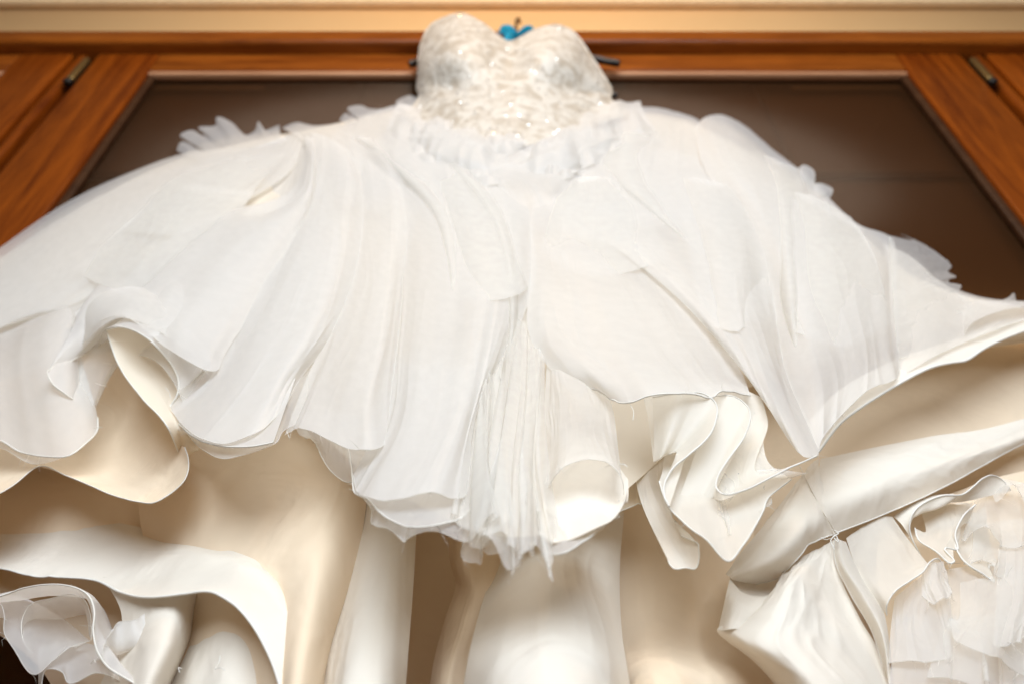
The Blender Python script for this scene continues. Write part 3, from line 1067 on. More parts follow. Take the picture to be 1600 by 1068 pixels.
for k in range(34):
    jj = join[rj.randint(0, 15)]
    cu, cv, cy = jj[0] + rj.uniform(-14, 14), jj[1] + rj.uniform(-4, 62), jj[2]
    cy = min(cy, over(cu, cv) - .004) - .004
    wd, ht, sl = rj.uniform(18, 44), rj.uniform(14, 34), rj.uniform(-14, 14)
    patch('gathered_tuck', [
        [(cu - wd * .7, cv - ht * .3 + sl * .5, cy + .014), (cu, cv - ht * .5, cy + .008), (cu + wd * .7, cv - ht * .3 - sl * .5, cy + .014)],
        [(cu - wd * .9, cv + sl * .4, cy + .004), (cu, cv - 2, cy - .010), (cu + wd * .9, cv - sl * .4, cy + .004)],
    ], ORG, [(cu - wd, cv + ht * .4 + sl, cy + .008), (cu - wd * .4, cv + ht * .8, cy - .006), (cu + wd * .3, cv + ht * .6, cy - .008), (cu + wd, cv + ht * .3 - sl, cy + .008)],
        base='a', nu=28, nv=18, folds=(.003, 3, 1.5), crease=None, ruffle=(1.5, .005))
patch('organza_panel', [
    [(670, 190, .02), (750, 205, .02), (830, 207, .02), (920, 192, .02)],
    [(690, 248, .004), (760, 256, -.004), (840, 258, -.004), (930, 240, .008)],
    [(740, 290, .004), (800, 300, -.008), (860, 300, -.006), (930, 285, .006)],
    [(790, 345, .03), (830, 360, .03), (880, 360, .03), (930, 345, .03)],
], ORG, nu=90, nv=60, folds=(.008, 6, 3.0), crease=(.004, 9, 6))
patch('organza_panel', [
    [(545, 192, .05), (580, 176, .045), (620, 164, .035), (665, 168, .03), (720, 190, .02)],
    [(520, 214, .02), (580, 214, .0), (640, 216, -.006), (700, 226, -.006), (750, 246, .006)],
    [(520, 260, .012), (590, 262, -.004), (660, 272, -.012), (730, 290, -.012), (800, 310, .004)],
    [(560, 340, .04), (630, 345, .035), (700, 355, .03), (760, 370, .03), (830, 392, .035)],
], ORG, nu=110, nv=80, folds=(.007, 7, 1.6), crease=(.002, 12, 7))
patch('organza_panel', [
    [(440, 200, .05), (462, 192, .05), (500, 196, .05), (555, 188, .055)],
    [(462, 214, .012), (490, 212, .0), (530, 216, .0), (575, 222, .012)],
    [(486, 250, .014), (520, 256, .0), (560, 266, .0), (600, 280, .012)],
    [(500, 310, .016), (530, 316, .006), (570, 326, .006), (610, 340, .014)],
], ORG2, nu=70, nv=60, folds=(.004, 4, 2), crease=(.0015, 9, 6))

for rows in [
    [[(640, 205, .0), (662, 210, -.012), (690, 216, .0)], [(690, 262, -.004), (718, 262, -.02), (748, 266, -.004)], [(738, 322, -.006), (768, 326, -.026), (800, 332, -.006)],
     [(764, 400, -.008), (794, 404, -.03), (824, 410, -.008)], [(774, 500, -.006), (800, 504, -.03), (826, 508, -.006)], [(764, 620, .0), (786, 624, -.018), (808, 628, .0)]],
    [[(548, 214, .004), (570, 214, -.008), (598, 218, .004)], [(600, 262, .0), (628, 264, -.018), (662, 272, .0)], [(652, 320, -.006), (684, 326, -.026), (720, 336, -.004)],
     [(676, 410, -.01), (706, 416, -.032), (740, 424, -.008)], [(668, 520, -.014), (698, 526, -.034), (728, 532, -.012)], [(644, 640, -.014), (672, 646, -.034), (704, 650, -.014)]],
    [[(960, 210, .0), (990, 206, -.01), (1024, 206, .004)], [(940, 262, -.006), (976, 262, -.02), (1016, 268, -.004)], [(985, 320, -.012), (1024, 326, -.028), (1066, 336, -.01)],
     [(1060, 392, -.016), (1096, 402, -.034), (1134, 410, -.014)], [(1128, 480, -.02), (1156, 490, -.036), (1184, 496, -.018)]],
    [[(1180, 236, .03), (1204, 246, .01), (1240, 262, .03)], [(1196, 310, -.004), (1222, 312, -.026), (1258, 318, .0)], [(1204, 400, -.008), (1232, 404, -.034), (1266, 404, -.006)],
     [(1212, 500, -.01), (1240, 504, -.036), (1272, 502, -.01)], [(1226, 600, -.008), (1252, 604, -.034), (1284, 598, -.01)]],
]:
    nr = len(rows) - 1
    out_rows = []
    for k, r in enumerate(rows):
        q = k / nr
        sk = .036 * q ** 3
        ws = 1 - .75 * q ** 2
        cu = r[1][0]
        out_rows.append([(cu + (r[0][0] - 8 - cu) * ws, r[0][1], r[0][2] + .020 + sk), (cu + (r[0][0] - cu) * ws, r[0][1], r[0][2] + .004 + sk),
                         (cu, r[1][1], r[1][2] - .002 + sk), (cu + (r[2][0] - cu) * ws, r[2][1], r[2][2] + .004 + sk), (cu + (r[2][0] + 8 - cu) * ws, r[2][1], r[2][2] + .020 + sk)])
    rows = out_rows
    patch('organza_swag', rows, TUL, nu=50, nv=90, even=True, folds=(.002, 3, 1.5), crease=(.0008, 7, 6), env=(1, 1))
for top, mid, hem, mt in [
    ([(660, 260, .0), (720, 272, -.016), (780, 296, .0)], [(690, 340, -.008), (744, 350, -.028), (806, 360, -.008)], [(700, 446, -.008), (730, 470, -.03), (766, 474, -.034), (800, 470, -.03), (826, 446, -.008)], TUL),
    ([(1050, 276, .0), (1110, 282, -.018), (1176, 302, .0)], [(1076, 390, -.014), (1130, 396, -.034), (1200, 400, -.01)], [(1090, 488, -.018), (1118, 512, -.036), (1152, 524, -.04), (1160, 508, -.038), (1206, 500, -.01)], ORG2),
    ([(1216, 300, .01), (1270, 306, -.018), (1330, 340, .01)], [(1224, 410, -.01), (1290, 408, -.034), (1366, 400, -.006)], [(1226, 512, -.012), (1262, 534, -.034), (1306, 540, -.04), (1350, 528, -.034), (1392, 506, -.008)], TUL),
    ([(270, 286, .01), (330, 292, -.006), (400, 300, .01)], [(196, 352, .0), (262, 366, -.018), (340, 372, .0)], [(118, 424, .0), (160, 446, -.018), (214, 452, -.026), (262, 446, -.022), (300, 424, -.004)], TUL),
    ([(330, 246, .03), (390, 244, .012), (450, 240, .02)], [(250, 292, .01), (320, 300, -.008), (400, 296, .01)], [(160, 352, .014), (210, 368, -.006), (270, 366, -.012), (330, 350, -.004), (380, 330, .01)], TUL),
    ([(880, 280, .0), (930, 276, -.014), (990, 284, .0)], [(860, 340, -.006), (930, 346, -.024), (1020, 350, -.006)], [(846, 400, -.004), (884, 420, -.022), (940, 428, -.028), (1000, 424, -.026), (1050, 404, -.006)], TUL),
]:
    hem = [(u, v, d + .014) for u, v, d in hem]
    patch('organza_petal', [top, mid], mt, hem, nu=80, nv=70, folds=(.003, 4, 1.2), crease=(.001, 7, 4), ruffle=(1.3, .004))
# steps of ruffle along the right silhouette
for rows, hem in [
    ([[(1240, 300, .03), (1252, 290, .03), (1262, 296, .04)]], [(1244, 268, .06), (1256, 258, .055), (1268, 264, .06), (1272, 282, .06), (1266, 300, .05)]),
    ([[(1258, 316, .03), (1270, 312, .03), (1284, 318, .04)]], [(1270, 288, .06), (1282, 288, .055), (1298, 294, .06), (1296, 310, .06), (1288, 322, .05)]),
    ([[(1280, 360, .02), (1310, 350, .02), (1345, 362, .03)]], [(1290, 318, .06), (1302, 322, .06), (1306, 338, .06), (1345, 356, .06), (1346, 366, .055)]),
]:
    patch('organza_ruffle', rows, ORG, hem, nu=40, nv=30, folds=(.0015, 4, 1), crease=(.0006, 8, 4), piping=.0006)

# tulle and organza at the far right edge
patch('tulle_ruffle', [
    [(1388, 368, .03), (1394, 430, .01), (1398, 500, .0), (1404, 560, .0)],
    [(1425, 376, .04), (1440, 430, .015), (1450, 490, .005), (1455, 550, .005)],
], TUL, [(1408, 366, .055), (1440, 380, .055), (1470, 400, .055), (1486, 414, .05), (1482, 424, .045), (1494, 430, .04), (1484, 440, .035), (1498, 446, .035), (1496, 460, .03), (1510, 468, .025), (1520, 510, .01), (1500, 560, .01)],
    nu=110, nv=60, folds=(.003, 8, 1.2), crease=(.0016, 16, 4), piping=.0004, pipemat=TUL, fray=.003)
patch('organza_panel', [
    [(1380, 380, .03), (1420, 400, .03), (1480, 448, .03), (1560, 468, .05), (1740, 468, .05)],
    [(1392, 460, .012), (1440, 470, .01), (1500, 490, .012), (1580, 490, .02), (1740, 470, .03)],
    [(1400, 530, .004), (1450, 520, .0), (1510, 520, .0), (1590, 505, .01), (1740, 480, .02)],
], ORG2, [(1396, 592, .004), (1430, 574, -.004), (1480, 546, -.006), (1512, 532, -.006), (1560, 516, .0), (1600, 500, .004), (1740, 470, .01)],
    nu=110, nv=70, folds=(.004, 6, 1.4), crease=(.0012, 14, 5), piping=.0005, pipemat=ORG)
patch('organza_ruffle', [
    [(1500, 478, .02), (1540, 470, .02), (1600, 476, .02), (1740, 450, .03)],
], ORG2, [(1506, 528, .0), (1516, 510, -.01), (1548, 490, -.014), (1600, 478, -.012), (1740, 450, .0)], nu=70, nv=40, folds=(.002, 5, 1), piping=.0004, pipemat=ORG)
patch('tulle_ruffle', [[(1540, 486, .03), (1580, 476, .03), (1600, 478, .03)]], TUL,
      [(1560, 472, .05), (1578, 464, .05), (1584, 458, .05), (1590, 472, .045), (1640, 462, .05)], nu=30, nv=20, folds=None, crease=None, piping=.0004, pipemat=TUL)
# satin facing of the right hem
patch('satin_facing', [
    [(1262, 660, .015), (1310, 610, .012), (1380, 570, .01), (1460, 540, .01), (1540, 515, .012), (1740, 455, .02)],
    [(1270, 690, .012), (1330, 632, .005), (1400, 592, .002), (1480, 558, .0), (1560, 530, .004), (1740, 470, .012)],
], SATW, [(1278, 706, .016), (1310, 664, .008), (1340, 640, .004), (1400, 602, .0), (1455, 574, -.002), (1490, 566, .002), (1506, 564, .0), (1540, 544, -.002), (1600, 518, .0), (1740, 478, .01)],
    nu=120, nv=40, folds=(.001, 5, 1), crease=(.0004, 12, 4), piping=.0014, pipe_name='corded_hem')

# ---------------- inside the right arch: curled hems, one behind the other
patch('curled_ruffle', [
    [(1000, 600, -.012), (1060, 598, -.02), (1110, 604, -.02)],
    [(1010, 640, .005), (1060, 640, .0), (1110, 640, -.01)],
    [(1022, 720, .02), (1040, 710, .012), (1080, 690, .0)],
], ORGC, [(1020, 620, -.02), (1060, 614, -.04), (1096, 614, -.044), (1116, 626, -.042), (1119, 650, -.036), (1106, 680, -.026), (1078, 706, -.014), (1052, 728, -.004), (1040, 748, .004), (1038, 772, .008), (1046, 790, .01)],
    nu=90, nv=60, folds=(.001, 4, 1), crease=(.0005, 9, 4), piping=.0008, p=1.5, pipe_name='corded_hem')
patch('curled_ruffle', [
    [(1090, 600, -.01), (1140, 600, -.015), (1190, 620, -.01)],
    [(1080, 690, .02), (1130, 680, .012), (1200, 660, -.005)],
    [(1060, 780, .025), (1110, 780, .02), (1190, 740, .0)],
], ORGC, [(1118, 618, -.03), (1144, 618, -.036), (1166, 632, -.036), (1172, 652, -.034), (1162, 682, -.024), (1138, 716, -.012), (1122, 742, -.004), (1120, 762, -.002), (1134, 772, -.006),
         (1166, 764, -.012), (1204, 744, -.018), (1244, 724, -.022), (1275, 712, -.02)],
    nu=110, nv=60, folds=(.001, 4, 1), crease=(.0005, 9, 4), piping=.0007, p=1.5)
patch('organza_layer', [
    [(1046, 640, .03), (1110, 630, .02), (1190, 660, .006)],
    [(1036, 730, .03), (1110, 720, .02), (1200, 720, .004)],
], ORGC, [(1030, 752, .03), (1044, 792, .026), (1070, 820, .022), (1104, 846, .018), (1136, 876, .016), (1160, 852, .01), (1192, 800, .006), (1200, 780, .004), (1236, 748, .0)],
    nu=90, nv=60, folds=(.002, 5, 1.4), crease=(.0014, 12, 5), piping=.0006)
patch('tulle_ruffle', [
    [(1100, 740, .02), (1150, 740, .012), (1210, 730, .0)],
], TUL, [(1108, 800, .02), (1128, 806, .016), (1140, 836, .014), (1150, 812, .012), (1176, 800, .01), (1206, 784, .006), (1192, 760, .004), (1260, 738, -.004)],
    nu=80, nv=40, folds=(.003, 7, 1.2), crease=(.0016, 16, 4), piping=.0004, pipemat=TUL)
# cream inside of the arch
patch('organza_layer', [
    [(950, 590, .05), (1000, 580, .05), (1070, 590, .05)],
    [(955, 690, .10), (995, 680, .11), (1045, 690, .09)],
    [(962, 760, .10), (1000, 750, .11), (1040, 750, .09)],
], LIN, [(944, 812, .09), (976, 796, .095), (1006, 788, .10), (1026, 792, .095), (1042, 780, .08)], nu=60, nv=60, folds=(.004, 4, 1.5), crease=(.0012, 9, 5), piping=.0006)
# limp tulle end hanging in the recess
patch('tulle_ruffle', [
    [(985, 700, .085), (1010, 695, .08), (1040, 700, .08)],
    [(1004, 790, .07), (1026, 790, .062), (1048, 795, .066)],
], ORGC, [(1044, 876, .05), (1054, 888, .046), (1072, 884, .044), (1086, 886, .046), (1088, 850, .05), (1064, 836, .05)], nu=40, nv=40, folds=(.0015, 3, 1), crease=(.0006, 8, 4), piping=.0005)

# ---------------- round scoop at the front of the hem
patch('scooped_ruffle', [
    [(852, 742, .012), (880, 722, .0), (920, 708, -.002), (956, 716, .0), (982, 748, .012)],
    [(850, 770, .008), (882, 752, .006), (920, 744, .006), (954, 752, .006), (982, 770, .008)],
    [(848, 800, .002), (880, 792, .002), (918, 788, .001), (952, 784, .002), (980, 784, .004)],
], SATW, [(846, 836, -.004), (862, 842, -.014), (886, 842, -.014), (914, 834, -.015), (940, 822, -.014), (960, 806, -.010), (974, 784, -.006), (980, 762, .0)],
    nu=80, nv=60, folds=(.0015, 4, 1), crease=(.0006, 8, 3), piping=.0004, pipemat=ORG)
patch('organza_panel', [
    [(855, 560, .008), (880, 570, -.004), (910, 580, -.008), (945, 600, .004)],
    [(850, 640, .006), (880, 640, -.01), (920, 640, -.014), (960, 650, .004)],
    [(852, 700, .004), (880, 690, -.016), (926, 684, -.02), (966, 704, .0)],
], ORG2, [(848, 752, .0), (860, 760, -.012), (872, 742, -.026), (890, 724, -.032), (918, 715, -.036), (948, 722, -.034), (970, 746, -.026), (974, 772, -.01)],
    nu=80, nv=70, folds=(.002, 4, 1.2), piping=.0005, pipemat=ORG)
patch('organza_layer', [
    [(852, 790, .0), (880, 820, .0), (930, 815, .002), (968, 780, .006)],
    [(856, 826, -.006), (885, 844, -.01), (930, 832, -.006), (966, 800, .004)],
], ORG2, [(846, 866, .0), (880, 866, -.012), (908, 850, -.012), (928, 834, -.01), (932, 826, -.004), (968, 806, .006)], nu=60, nv=40, folds=(.001, 4, 1), piping=.0005)

# ---------------- left silhouette tufts of tulle
for rows, hem in [
    ([[(330, 262, .03), (380, 240, .03), (440, 225, .03)]],
     [(276, 236, .055), (284, 222, .055), (300, 226, .05), (282, 212, .055), (300, 204, .055), (318, 212, .05), (310, 198, .055), (336, 196, .055), (340, 184, .055), (362, 192, .055), (384, 212, .05), (398, 206, .05), (404, 190, .055), (412, 204, .05), (436, 196, .055)]),
    ([[(560, 205, .03), (590, 200, .03), (620, 195, .03)]],
     [(530, 188, .055), (540, 178, .055), (548, 182, .05), (544, 168, .055), (562, 164, .055), (584, 172, .05), (612, 170, .05)]),
    ([[(630, 190, .02), (650, 186, .02), (680, 186, .02)]],
     [(618, 170, .05), (622, 156, .05), (640, 150, .045), (662, 154, .04), (684, 166, .03)]),
]:
    patch('tulle_ruffle', rows, ORG2, hem, nu=90, nv=40, folds=(.002, 9, 1), crease=(.001, 16, 3), piping=.0005, pipemat=TUL)

# ---------------- lower left: satin pocket, band, ruffles
patch('satin_pocket', [
    [(-120, 600, .06), (20, 590, .06), (110, 560, .07), (195, 545, .06)],
    [(-120, 690, .08), (30, 680, .09), (150, 640, .12), (245, 635, .08)],
    [(-120, 745, .07), (60, 716, .08), (170, 708, .10), (272, 684, .06)],
], SAT, [(-120, 800, .02), (0, 768, .015), (60, 724, .045), (110, 742, .045), (170, 768, .045), (214, 780, .04), (240, 780, .035), (268, 764, .035), (286, 746, .03), (292, 716, .03), (288, 698, .03)],
    nu=100, nv=70, folds=(.004, 5, 1.2), crease=(.0008, 10, 4), piping=.0006)
# strip of lining turned up behind the arch
patch('satin_lining', [
    [(166, 516, -.02), (200, 510, -.01), (250, 535, .01), (290, 590, .03)],
    [(182, 562, -.012), (215, 560, .012), (256, 580, .03), (296, 620, .035)],
    [(222, 622, -.004), (248, 620, .018), (272, 640, .03), (306, 670, .035)],
    [(262, 668, .0), (276, 668, .012), (290, 680, .022), (312, 700, .03)],
], LIN, [(283, 716, .06), (290, 712, .065), (297, 708, .07), (308, 704, .075)], nu=50, nv=50, folds=(.001, 3, 1), crease=(.0004, 8, 4), side_pipe=[('l', .0010)])

# band with corded hem, lower left
patch('satin_band', [
    [(-120, 790, .07), (20, 796, .06), (120, 806, .055), (230, 826, .035), (320, 852, .005), (395, 872, -.015), (440, 905, -.015), (468, 970, -.01), (482, 1060, -.005), (490, 1160, .0)],
    [(-120, 870, .05), (20, 870, .045), (120, 872, .035), (220, 885, .005), (310, 895, -.03), (375, 910, -.036), (420, 950, -.036), (450, 1010, -.03), (464, 1080, -.025), (470, 1160, -.02)],
], SATW, [(-120, 872, .045), (0, 886, .035), (50, 898, .025), (100, 900, .018), (150, 906, .008), (190, 926, -.01), (240, 934, -.032), (290, 926, -.036), (322, 922, -.04), (352, 934, -.042), (385, 962, -.042), (415, 1008, -.04), (436, 1060, -.036), (452, 1160, -.03)],
    base='u', nu=140, nv=40, folds=(.0012, 6, 1), crease=(.0016, 12, 3), piping=.0011, pipe_name='corded_hem')
# fold below the band
patch('satin_fold', [
    [(160, 900, .01), (220, 910, .0), (280, 915, .0), (330, 910, .015)],
    [(190, 960, .0), (230, 955, -.02), (275, 950, -.02), (310, 950, .02)],
    [(180, 1020, .0), (220, 1020, -.03), (262, 1010, -.03), (296, 1000, .02)],
    [(140, 1100, .0), (190, 1100, -.03), (232, 1090, -.03), (262, 1080, .02)],
], SATW, base='u', nu=50, nv=60, folds=(.0015, 4, 1), crease=(.0006, 9, 4), even=True)
patch('satin_fold', [
    [(330, 930, .02), (380, 935, .0), (430, 950, .0)],
    [(300, 1000, .02), (360, 1005, -.01), (440, 1010, .0)],
    [(262, 1080, .02), (340, 1080, -.02), (440, 1080, .0)],
    [(230, 1180, .02), (330, 1180, -.03), (440, 1180, .0)],
], SATW, base='u', nu=50, nv=50, folds=(.0015, 4, 1), crease=(.0006, 9, 4), even=True)
# organza rosette loops in the corner
patch('organza_ruffle', [
    [(-60, 960, .01), (20, 940, .0), (90, 930, .0), (150, 940, .01), (180, 990, .01), (210, 1040, .01)],
    [(-60, 940, -.015), (20, 925, -.03), (90, 915, -.035), (142, 930, -.03), (160, 980, -.025), (180, 1030, -.02)],
], ORG, [(-60, 944, -.03), (0, 932, -.04), (40, 918, -.046), (84, 912, -.05), (118, 916, -.05), (138, 930, -.048), (146, 955, -.044), (144, 985, -.04), (150, 1016, -.036), (166, 1040, -.032), (200, 1062, -.03), (240, 1085, -.03)],
    base='u', nu=100, nv=40, folds=(.001, 5, 1), crease=(.0005, 9, 3), piping=.0007, pipe_name='corded_hem')
patch('organza_ruffle', [
    [(40, 1040, .01), (50, 990, .01), (90, 970, .01), (135, 960, .01), (150, 1000, .01)],
    [(40, 1030, .0), (45, 975, -.006), (80, 950, -.01), (128, 945, -.006), (140, 990, .0)],
], ORG2, [(52, 1020, -.02), (36, 1000, -.022), (34, 968, -.026), (46, 944, -.03), (76, 934, -.032), (112, 930, -.032), (134, 940, -.028), (144, 962, -.02), (142, 1000, -.01)],
    base='u', nu=80, nv=40, folds=(.001, 5, 1), crease=(.0005, 9, 3), piping=.0003)
patch('organza_ruffle', [
    [(0, 930, .0), (30, 930, .0), (90, 960, .01), (140, 1000, .0)],
    [(-10, 970, -.02), (20, 980, -.022), (70, 1000, -.012), (120, 1010, -.01)],
], ORG2, [(-30, 980, -.03), (-4, 944, -.035), (6, 960, -.035), (6, 988, -.034), (20, 1012, -.032), (56, 1054, -.03), (84, 1032, -.026), (112, 1010, -.02), (140, 1000, -.012)],
    base='u', nu=80, nv=40, folds=(.001, 5, 1), crease=(.0005, 9, 3), piping=.0005, pipemat=ORG)
patch('organza_ruffle', [
    [(60, 1010, .0), (110, 1000, .0), (160, 1010, .0)],
], ORG2, [(60, 1090, -.02), (70, 1048, -.024), (96, 1050, -.024), (110, 1066, -.022), (150, 1050, -.022), (190, 1064, -.02), (220, 1090, -.02)],
    base='u', nu=60, nv=40, folds=(.001, 5, 1), crease=(.0005, 9, 3), piping=.0005, pipemat=ORG)
patch('organza_ruffle', [
    [(150, 1000, .0), (180, 980, .0), (240, 960, .0)],
    [(150, 1030, -.012), (185, 1020, -.02), (230, 1000, -.02)],
], ORG, [(162, 1030, -.034), (160, 1008, -.036), (176, 986, -.036), (184, 972, -.034), (210, 968, -.03), (226, 958, -.024)],
    base='u', nu=50, nv=30, folds=(.001, 4, 1), crease=(.0005, 9, 3), piping=.0005, pipemat=ORG)

# ---------------- lower right: turned back satin band and its crumple
patch('satin_band', [
    [(1282, 716, .0), (1340, 704, -.004), (1400, 692, -.004), (1460, 680, -.002), (1520, 672, .0), (1600, 654, .0), (1740, 610, .01)],
    [(1280, 760, -.03), (1340, 742, -.036), (1400, 728, -.034), (1460, 714, -.028), (1520, 698, -.018), (1600, 670, -.006), (1740, 618, .006)],
    [(1290, 800, -.034), (1350, 780, -.038), (1410, 758, -.036), (1470, 736, -.03), (1530, 712, -.02), (1600, 684, -.008), (1740, 624, .006)],
    [(1306, 832, -.016), (1360, 812, -.018), (1420, 786, -.018), (1480, 756, -.014), (1536, 726, -.008), (1600, 692, .0), (1740, 630, .01)],
], SATW, base='a' if False else 'u', nu=110, nv=50, even=True, folds=(.0018, 4, 1), crease=(.0012, 9, 3), side_pipe=None, piping=.0006)
patch('satin_band', [
    [(1278, 716, -.002), (1262, 730, .0), (1240, 760, .0), (1212, 796, .0), (1180, 836, .002), (1150, 872, .004), (1134, 896, .004)],
    [(1284, 752, -.03), (1268, 764, -.034), (1246, 790, -.038), (1220, 822, -.036), (1194, 852, -.03), (1168, 880, -.02), (1140, 900, -.004)],
    [(1296, 800, -.034), (1280, 808, -.04), (1258, 826, -.044), (1234, 850, -.04), (1210, 874, -.03), (1186, 890, -.018), (1150, 906, .0)],
    [(1305, 833, -.016), (1286, 838, -.022), (1262, 852, -.026), (1242, 870, -.024), (1228, 886, -.014), (1212, 900, .0), (1180, 912, .012)],
], SATW, base='u', nu=80, nv=60, even=True, folds=(.0018, 4, 1), crease=(.0016, 8, 4), piping=.0006)
# seam between the two and its loose knot
seam = [conv(q, 'u') for q in [(1250, 728, -.006), (1262, 752, -.032), (1276, 780, -.040), (1292, 808, -.038), (1306, 833, -.02)]]
sm = dpart(tube('seam', row_sample(seam, 40), .0004, SATW, None, 6))
knot = [conv(q, 'u') for q in [(1300, 826, -.024), (1310, 832, -.026), (1302, 838, -.026), (1310, 846, -.026), (1306, 836, -.028), (1298, 844, -.026), (1304, 858, -.024)]]
dpart(tube('thread_knot', row_sample(knot, 50), .0004, THREAD, None, 5))
# shadowed pocket under the fold, its bright lip, and the corner
patch('satin_fold', [
    [(1140, 898, .006), (1170, 904, .012), (1205, 904, .02), (1235, 884, .012)],
    [(1142, 912, .004), (1166, 924, .006), (1200, 924, .012), (1226, 912, .01)],
    [(1140, 906, -.012), (1158, 926, -.018), (1186, 934, -.018), (1212, 926, -.01)],
    [(1134, 930, -.02), (1152, 944, -.03), (1180, 950, -.03), (1206, 942, -.02)],
    [(1122, 984, -.01), (1140, 984, -.03), (1164, 980, -.03), (1190, 968, -.022)],
], SATW, base='u', nu=50, nv=60, even=True, folds=(.0008, 3, 1), crease=(.0005, 8, 4))
# the broad bright panel hanging from the pinch
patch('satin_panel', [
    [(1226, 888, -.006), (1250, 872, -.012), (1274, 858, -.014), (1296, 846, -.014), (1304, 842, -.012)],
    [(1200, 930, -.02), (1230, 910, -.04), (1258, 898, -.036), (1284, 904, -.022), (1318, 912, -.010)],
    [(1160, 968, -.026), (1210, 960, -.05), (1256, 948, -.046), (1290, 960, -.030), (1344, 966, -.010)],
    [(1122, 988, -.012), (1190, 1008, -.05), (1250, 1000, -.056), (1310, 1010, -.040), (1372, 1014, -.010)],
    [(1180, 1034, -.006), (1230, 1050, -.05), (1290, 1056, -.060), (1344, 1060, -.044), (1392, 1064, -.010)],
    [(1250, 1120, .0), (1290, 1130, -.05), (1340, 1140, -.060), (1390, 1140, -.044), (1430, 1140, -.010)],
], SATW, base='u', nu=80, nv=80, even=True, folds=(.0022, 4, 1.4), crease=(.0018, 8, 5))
# strips of organza falling from the band
patch('organza_strip', [
    [(1304, 838, -.012), (1312, 842, -.018), (1322, 846, -.016)],
    [(1306, 880, -.016), (1320, 884, -.026), (1340, 886, -.02)],
    [(1330, 930, -.016), (1350, 930, -.03), (1372, 930, -.024)],
    [(1362, 986, -.014), (1376, 988, -.03), (1388, 990, -.026)],
    [(1384, 1060, -.012), (1388, 1064, -.02), (1392, 1068, -.02)],
], ORGC, base='u', nu=40, nv=70, even=True, folds=(.001, 2, 1), crease=(.0004, 6, 4), side_pipe=[('l', .0005)], pipemat=ORG)
patch('organza_strip', [
    [(1322, 840, -.008), (1352, 820, -.012), (1380, 806, -.014), (1394, 806, -.01)],
    [(1336, 880, -.018), (1370, 862, -.026), (1405, 850, -.026), (1424, 848, -.014)],
    [(1362, 930, -.026), (1392, 910, -.034), (1430, 892, -.034), (1452, 882, -.02)],
], ORGC, [(1386, 960, -.026), (1388, 944, -.034), (1398, 926, -.04), (1420, 910, -.044), (1440, 896, -.044), (1454, 878, -.042), (1466, 872, -.034), (1472, 884, -.024), (1468, 900, -.012)],
    base='u', nu=80, nv=60, folds=(.0012, 3, 1), crease=(.0005, 9, 4), piping=.0006)
patch('organza_strip', [
    [(1396, 806, -.004), (1420, 790, -.010), (1450, 776, -.012), (1490, 770, -.004)],
    [(1410, 820, -.010), (1432, 806, -.020), (1458, 796, -.024), (1492, 784, -.016)],
], SATW, [(1440, 870, .0), (1424, 834, -.012), (1424, 810, -.024), (1440, 788, -.034), (1470, 774, -.04), (1500, 772, -.042), (1518, 762, -.042), (1534, 748, -.04), (1552, 742, -.036), (1568, 750, -.028), (1580, 766, -.02)],
    base='u', nu=90, nv=40, folds=(.001, 4, 1), crease=(.0005, 9, 3), piping=.0008, pipe_name='corded_hem')
patch('organza_ruffle', [
    [(1440, 800, -.006), (1466, 790, -.012), (1500, 785, -.014), (1520, 785, -.010)],
    [(1446, 830, -.010), (1474, 826, -.020), (1500, 820, -.022), (1512, 815, -.016)],
], ORGC, [(1430, 824, -.012), (1438, 846, -.022), (1462, 862, -.03), (1484, 880, -.034), (1492, 876, -.036), (1476, 856, -.032), (1496, 858, -.03), (1492, 836, -.03), (1504, 806, -.034), (1524, 788, -.034)],
    base='u', nu=90, nv=40, folds=(.001, 4, 1), crease=(.0005, 9, 3), piping=.0008)
patch('organza_ruffle', [
    [(1500, 800, -.006), (1520, 800, -.010), (1540, 790, -.008)],
    [(1496, 850, -.010), (1520, 860, -.016), (1548, 850, -.006)],
], ORGC, [(1490, 842, -.026), (1496, 862, -.03), (1512, 882, -.032), (1536, 896, -.032), (1552, 908, -.03), (1544, 886, -.022), (1560, 880, -.012)], base='u', nu=60, nv=40,
    folds=(.001, 4, 1), crease=(.0005, 9, 3), piping=.0009)
